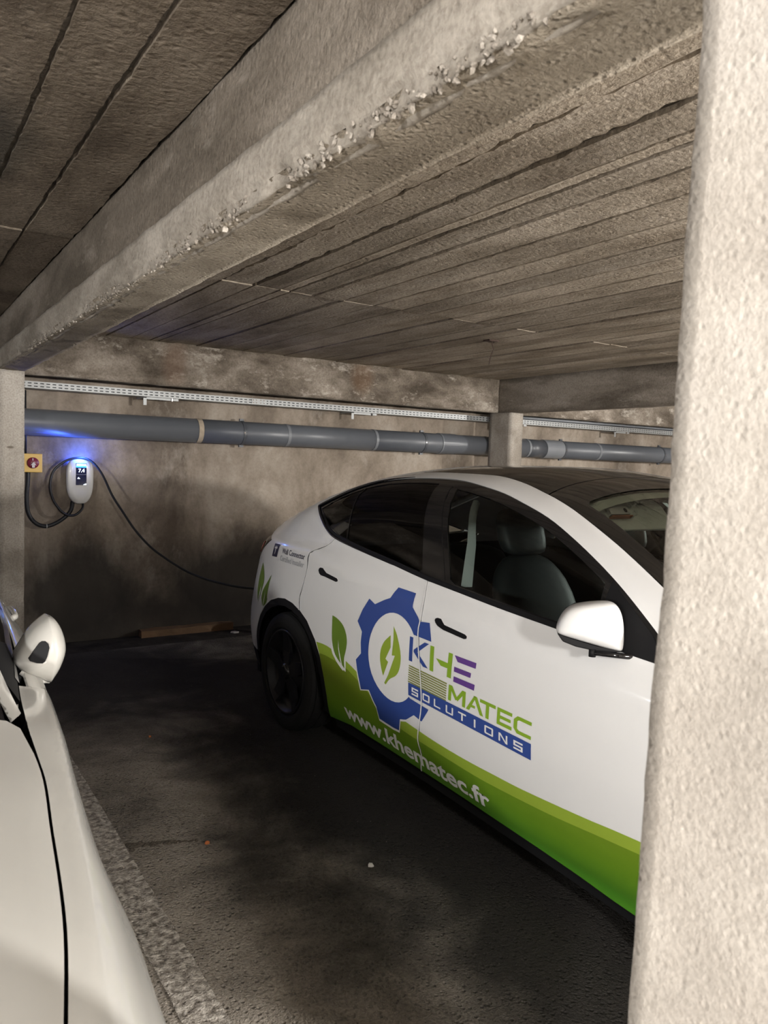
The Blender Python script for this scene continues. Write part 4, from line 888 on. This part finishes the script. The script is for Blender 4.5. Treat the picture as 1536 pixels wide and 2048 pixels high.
# ------------------------------------------------------------------ the pearl-white car at the left
XL, YL = -.45, 4.62
GE = [(.42, .40), (.6, .56), (1.0, .645), (1.25, .69), (1.5, .715), (1.75, .735), (1.9, .735), (2.1, .745), (2.5, .782), (3.35, .835), (4.0, .82), (4.5, .72)]
GZ = [(.42, .56), (.6, .70), (1.0, .845), (1.5, .905), (1.75, .935), (2.0, .965), (2.5, .975), (4.4, 1.02)]
WL = [(.42, .62), (.6, .74), (.9, .83), (1.2, .855), (1.4, .86), (1.6, .842), (1.8, .838), (2.0, .847), (2.3, .866), (2.6, .88), (3.2, .905), (4.0, .915), (4.5, .83)]
CRS = [(.42, .44), (.6, .60), (1.0, .69), (1.25, .735), (1.5, .765), (1.75, .79), (2.0, .81), (2.5, .842), (3.2, .872), (4.0, .872), (4.5, .78)]
DRP = [(.6, .14), (1.2, .17), (1.5, .155), (1.8, .11), (2.1, .085), (4.5, .085)]
def llow(u, z):
    y = YL - u; gz = lerp(GZ, y); wd = lerp(WL, y); cr = lerp(CRS, y); d = lerp(DRP, y); ge = lerp(GE, y)
    tab = [(ge, gz), (cr, gz - .02), (cr + .55 * (wd - cr), gz - .02 - .55 * d), (wd - .006, gz - .02 - 1.25 * d), (wd, gz - .02 - 1.9 * d), (wd - .006, .40), (wd - .02, .32), (wd - .06, .2)]
    return lerp([(b, a) for a, b in tab][::-1], z)
LR = [(.30, .55), (.42, .60), (.6, .76), (.8, .855), (1.2, .945), (1.6, .995), (1.90, 1.022), (2.0, 1.05), (2.2, 1.15), (2.6, 1.32), (3.0, 1.435), (3.4, 1.475), (3.9, 1.45), (4.3, 1.33), (4.62, 1.1)]
def lroof(u): return lerp(LR, YL - u)
Lc = Surf(XL, YL, llow, lambda u: lerp(GZ, YL - u), lroof, tumble=.17, pw=3)
lcar = thing('hatchback_car', 'pearl white car nosing in from the lower left corner', 'car', (XL, 2.4, 0))
def U(y): return YL - y
def yz(p): return [(U(a), b) for a, b in p]
def edge_gap(y): return lerp(GE, y)
fy = [1.98, 1.9, 1.75, 1.5, 1.25, 1.0, .8, .6, .45]
AX = (1.30, .33)
arcf = [(AX[0] + .375 * math.cos(math.radians(a)), AX[1] + .375 * math.sin(math.radians(a))) for a in range(-20, 201, 10)]
AW = [(1.97, .960), (1.93, .956)]
for side in (-1, 1):
    fend = [(y, lerp(GZ, y) - .0002) for y in (2.28, 2.2, 2.1, 2.0)] + [(y, lerp(GZ, y) - .0002) for y in [1.95 - i * .035 for i in range(39)]] + [(.60, .45), (.80, .38)] + arcf[::-1][3:] + [(1.70, .22), (2.26, .22)]
    panel(Lc, 'front_fender', [yz(fend)], M['white2'], lcar, side, step=.03, sz=.006, rim=.02)
    door = [(2.288, .965), (2.6, .972), (3.2, .988), (3.65, .998), (3.65, .22), (2.268, .22)]
    dd = panel(Lc, 'front_door', [yz(door)], M['white2'], lcar, side, step=.045, rim=.012)
    rdo = [(3.658, .998), (4.45, 1.012), (4.45, .62), (4.3, .50), (4.1, .22), (3.658, .22)]
    rd = panel(Lc, 'rear_door', [yz(rdo)], M['white2'], lcar, side, step=.05, rim=.012)
    panel(Lc, 'rear_quarter', [yz([(4.458, 1.012), (4.58, 1.02), (4.58, .35), (4.5, .33), (4.47, .5), (4.458, .62)])], M['white2'], lcar, side, step=.04, rim=.012)
    panel(Lc, 'dark_shell', [yz([(4.5, 1.0), (.62, .68), (.62, .5), (1.30, .72), (1.68, .40), (1.70, .23), (3.7, .23), (3.95, .55), (4.5, .6)])], M['black'], lcar, side, off=-.012, step=.07, rim=0)
    # window band
    wa = lambda y: .742 - .105 * (y - 1.93)          # outer edge of the windscreen pillar (half width)
    ys = [2.06, 2.15, 2.25, 2.4, 2.55, 2.7, 2.85, 3.0]
    pil_o = [(y, Lc.ztop(U(y), wa(y))) for y in ys]
    sw_ = [(2.12, .972), (2.06, .975)] + pil_o + [(3.2, 1.375), (3.6, 1.385), (3.9, 1.35), (4.15, 1.25), (4.3, 1.08), (4.2, 1.018), (3.3, .996), (2.6, .978)]
    panel(Lc, 'side_window', [yz(sw_)], M['gloss'], lcar, side, off=-.006, step=.05, rim=0)
    panel(Lc, 'belt_moulding', [yz([(2.30, .971), (2.6, .978), (3.3, .996), (4.2, 1.018), (4.2, 1.036), (3.3, 1.014), (2.6, .996), (2.30, .989)])], M['chrome'], lcar, side, off=.002, step=.05, rim=.008)
    panel(Lc, 'mirror_foot', [yz([(2.13, .972), (2.50, .979), (2.55, 1.03), (2.40, 1.08), (2.25, 1.06)])], M['black'], lcar, side, off=.0, step=.04, rim=.006)
    # handles
    for d, y0 in ((dd, 3.53), (rd, 4.33)):
        hx = lambda q: XL - side * (Lc.half(U(y0 + q), .925) + .012)
        mk('door_handle', *tube([(hx(-.085) + side * .014, y0 - .09, .925), (hx(-.07), y0 - .07, .926), (hx(0) - side * .004, y0, .93), (hx(.07), y0 + .07, .934), (hx(.085) + side * .014, y0 + .09, .935)], [.010, .014, .015, .014, .010], 10), M['white2'], d, smooth=True)
# roof/bonnet surfaces
def ly(p): return [(U(a), b) for a, b in p]
def lboth(p): return both(ly(p))
pil_i = lambda y: .708 - .112 * (y - 1.93)
pil_o2 = lambda y: .742 - .105 * (y - 1.93)
panel(Lc, 'bonnet', [lboth([(1.955, .690)] + [(y, lerp(GE, y) - .0055 - max(0, y - 1.8) * .10) for y in [1.93 - i * .04 for i in range(33)]])], M['white2'], lcar, top=True, step=.05, rim=.02)
panel(Lc, 'windscreen', [lboth([(1.965, .69)] + [(y, pil_i(y) - .004) for y in (2.05, 2.2, 2.4, 2.6, 2.8, 2.95)])], M['gloss'], lcar, top=True, off=-.004, step=.06, rim=0)
for s in (1, -1):
    pa = [(y, pil_i(y)) for y in (1.965, 2.05, 2.2, 2.4, 2.6, 2.8, 2.97)] + [(y, pil_o2(y)) for y in (2.97, 2.8, 2.6, 2.4, 2.2, 2.1, 2.03)]
    panel(Lc, 'windscreen_pillar', [[(U(a), -s * b) for a, b in pa]], M['white2'], lcar, top=True, off=.001, step=.05, rim=.008)
panel(Lc, 'roof', [lboth([(2.975, .60), (3.3, .60), (3.8, .60), (4.2, .56), (4.5, .5)])], M['white2'], lcar, top=True, step=.06, rim=.01)
mk('body_floor', *box(XL - .70, XL + .70, .55, 4.5, .18, .62), M['black'], lcar)
V, F = [], []
nk = 24
for q in range(8):
    for k in range(nk + 1):
        v = -.74 + 1.48 * k / nk; e = (abs(v) / .74) ** 4
        zt = Lc.ztop(U(.655), min(abs(v), lerp(GE, .655) - .01)) - .012 if abs(v) < .57 else lerp(GZ, .655) - .012 - (abs(v) - .57) * 1.0
        y, z = [(.66, zt), (.56 + .05 * e, zt - .045), (.49 + .11 * e, zt - .12), (.455 + .15 * e, .52), (.445 + .16 * e, .44), (.455 + .155 * e, .34), (.49 + .12 * e, .26), (.54 + .08 * e, .18)][q]
        V.append((XL + v, y, z))
for q in range(7):
    for k in range(nk): a = q * (nk + 1) + k; F.append((a, a + 1, a + nk + 2, a + nk + 1))
fb = mk('front_bumper', V, F, M['white2'], lcar, smooth=True, fix=True)
mk('grille', *box(XL - .42, XL + .42, .435, .50, .29, .40), M['black'], fb, bevel=.02)
for s_ in (1, -1):
    mk('headlamp', *rough(min(XL + s_ * .40, XL + s_ * .64), max(XL + s_ * .40, XL + s_ * .64), .487, .60, .525, .60, step=.04, amp=.002), M['headlamp'], fb, smooth=True)
mk('rear_hatch', *box(XL - .72, XL + .72, 4.56, 4.64, .3, 1.08), M['white2'], lcar, bevel=.03)
for y0 in (AX[0], 3.98):
    for s in (1, -1): wheel(lcar, XL + s * .835, y0, .318, s, r=.318)
# small rust mark on the bonnet
u_m, v_m = U(1.02), -.53
mk('bonnet_scratch', [Lc.PT(U(y), v) + Vector((0, 0, .0015)) for y, v in ((1.075, -.520), (1.078, -.523), (1.035, -.531), (1.032, -.527))], [(0, 1, 2, 3)], M['wood'], lcar)
# mirror: front outline (x, z) lofted along y
for s in (1, -1):
    tip_l = smoothline([(.421, .921), (.385, .938), (.345, .960), (.328, .985), (.327, 1.008), (.345, 1.042), (.371, 1.082), (.398, 1.108), (.416, 1.121)], 4)
    tip_r = smoothline([(.416, 1.121), (.436, 1.110), (.453, 1.082), (.4635, 1.045), (.4635, 1.010), (.447, .962), (.421, .921)], 4)
    OUT = tip_l[:-1] + tip_r[:-1]
    mxs = (lambda p: Vector(p)) if s == 1 else (lambda p: Vector((2 * XL - p[0], p[1], p[2])))
    cR = (.421, 1.00)
    def mr(k, y, c=cR): return [mxs((c[0] + (a - c[0]) * k, y, c[1] + (b - c[1]) * k)) for a, b in OUT]
    RR = [mr(.94, 2.53, (.395, 1.02)), mr(.985, 2.525, (.395, 1.02)), mr(1.0, 2.51, (.395, 1.02)), mr(1.0, 2.462), mr(.975, 2.446), mr(.92, 2.432), mr(.80, 2.415), mr(.6, 2.400), mr(.35, 2.391), mr(.12, 2.388)]
    V = [p for r in RR for p in r]; n = len(OUT); F = []
    for i in range(len(RR) - 1):
        for k in range(n): F.append((i * n + k, (i + 1) * n + k, (i + 1) * n + (k + 1) % n, i * n + (k + 1) % n))
    F.append(tuple((len(RR) - 1) * n + k for k in range(n))); F.append(tuple(range(n)))
    mi = mk('door_mirror', V, F, M['white2'], lcar, smooth=True, fix=True)
    mk('mirror_glass', mr(.90, 2.531, (.395, 1.02)), [tuple(range(n))], M['gloss'], mi)
    bvh = BVHTree.FromPolygons([Vector(v) for v in V], F)
    WN = [(.3535, 1.013), (.357, 1.006), (.375, 1.000), (.389, .999), (.396, 1.004), (.402, 1.018), (.408, 1.042), (.406, 1.054), (.399, 1.061), (.390, 1.061), (.382, 1.055), (.366, 1.032)]
    def proj_patch(P, dy):
        out = []
        for a, b in P:
            q = mxs((a, 2.0, b)); h = bvh.ray_cast(q, Vector((0, 1, 0)))
            out.append((h[0] if h[0] else mxs((a, 2.42, b))) - Vector((0, dy, 0)))
        return out
    top_ = proj_patch(WN, .006); bot_ = [p + Vector((0, .02, 0)) for p in top_]; nn = len(WN)
    mk('mirror_cutout', top_ + bot_, [tuple(range(nn))] + [(i, (i + 1) % nn, nn + (i + 1) % nn, nn + i) for i in range(nn)], M['black'], mi)
    mk('mirror_seam', [mxs(p) for p in ((.4195, 2.475, 1.1215), (.432, 2.475, 1.112), (.402, 2.44, 1.078), (.398, 2.44, 1.080))], [(0, 1, 2, 3)], M['black'], mi)
    mk('mirror_lip', *tube([mxs(p) for p in ((.336, 2.43, .968), (.36, 2.425, .950), (.39, 2.43, .934), (.419, 2.45, .921))], [.007, .009, .007, .002], 8), M['white2'], mi, smooth=True)
    mk('mirror_arm', *tube([mxs(p) for p in ((.30, 2.50, .940), (.345, 2.48, .940), (.385, 2.47, .938), (.42, 2.48, .925))], [.030, .026, .020, .008], 12), M['black'], mi, smooth=True)

# ------------------------------------------------------------------ aisle lamps
for i, (c, rot, wt, colr) in enumerate(LAMPS):
    lb = ['fluorescent lamp over the aisle left of the viewer', 'fluorescent lamp over the aisle in front of the white car', 'fluorescent lamp over the aisle straight behind the viewer', 'small unseen cool lamp added over the bay left of the pearl car', 'fluorescent lamp over the bay beyond the white car'][i]
    t_ = thing('batten_lamp', lb, 'lamp', (c[0], c[1], c[2] + .07))
    a, b = (.62, .05) if rot == 0 else (.05, .62)
    mk('lamp_housing', *box(c[0] - a, c[0] + a, c[1] - b, c[1] + b, c[2] + .20, c[2] + .25), M['fixture'], t_)
    mk('lamp_rod', *join(*[tube([(c[0] + q * a * .8, c[1] + q * b * .8, c[2] + .25), (c[0] + q * a * .8, c[1] + q * b * .8, ZC + .018)], .006, 6) for q in (-1, 1)]), M['fixture'], t_)
    mk('lamp_tube', *tube([(c[0] - (a if rot == 0 else 0), c[1] - (b if rot else 0), c[2] + .18), (c[0] + (a if rot == 0 else 0), c[1] + (b if rot else 0), c[2] + .18)], .014, 8), M['tube'], t_)
    ld = bpy.data.lights.new('lamp_light', 'POINT'); ld.shadow_soft_size = .13; ld.energy = wt; ld.color = colr
    lo = bpy.data.objects.new('lamp_light', ld); link(lo, t_); lo.location = (0, 0, -.07)
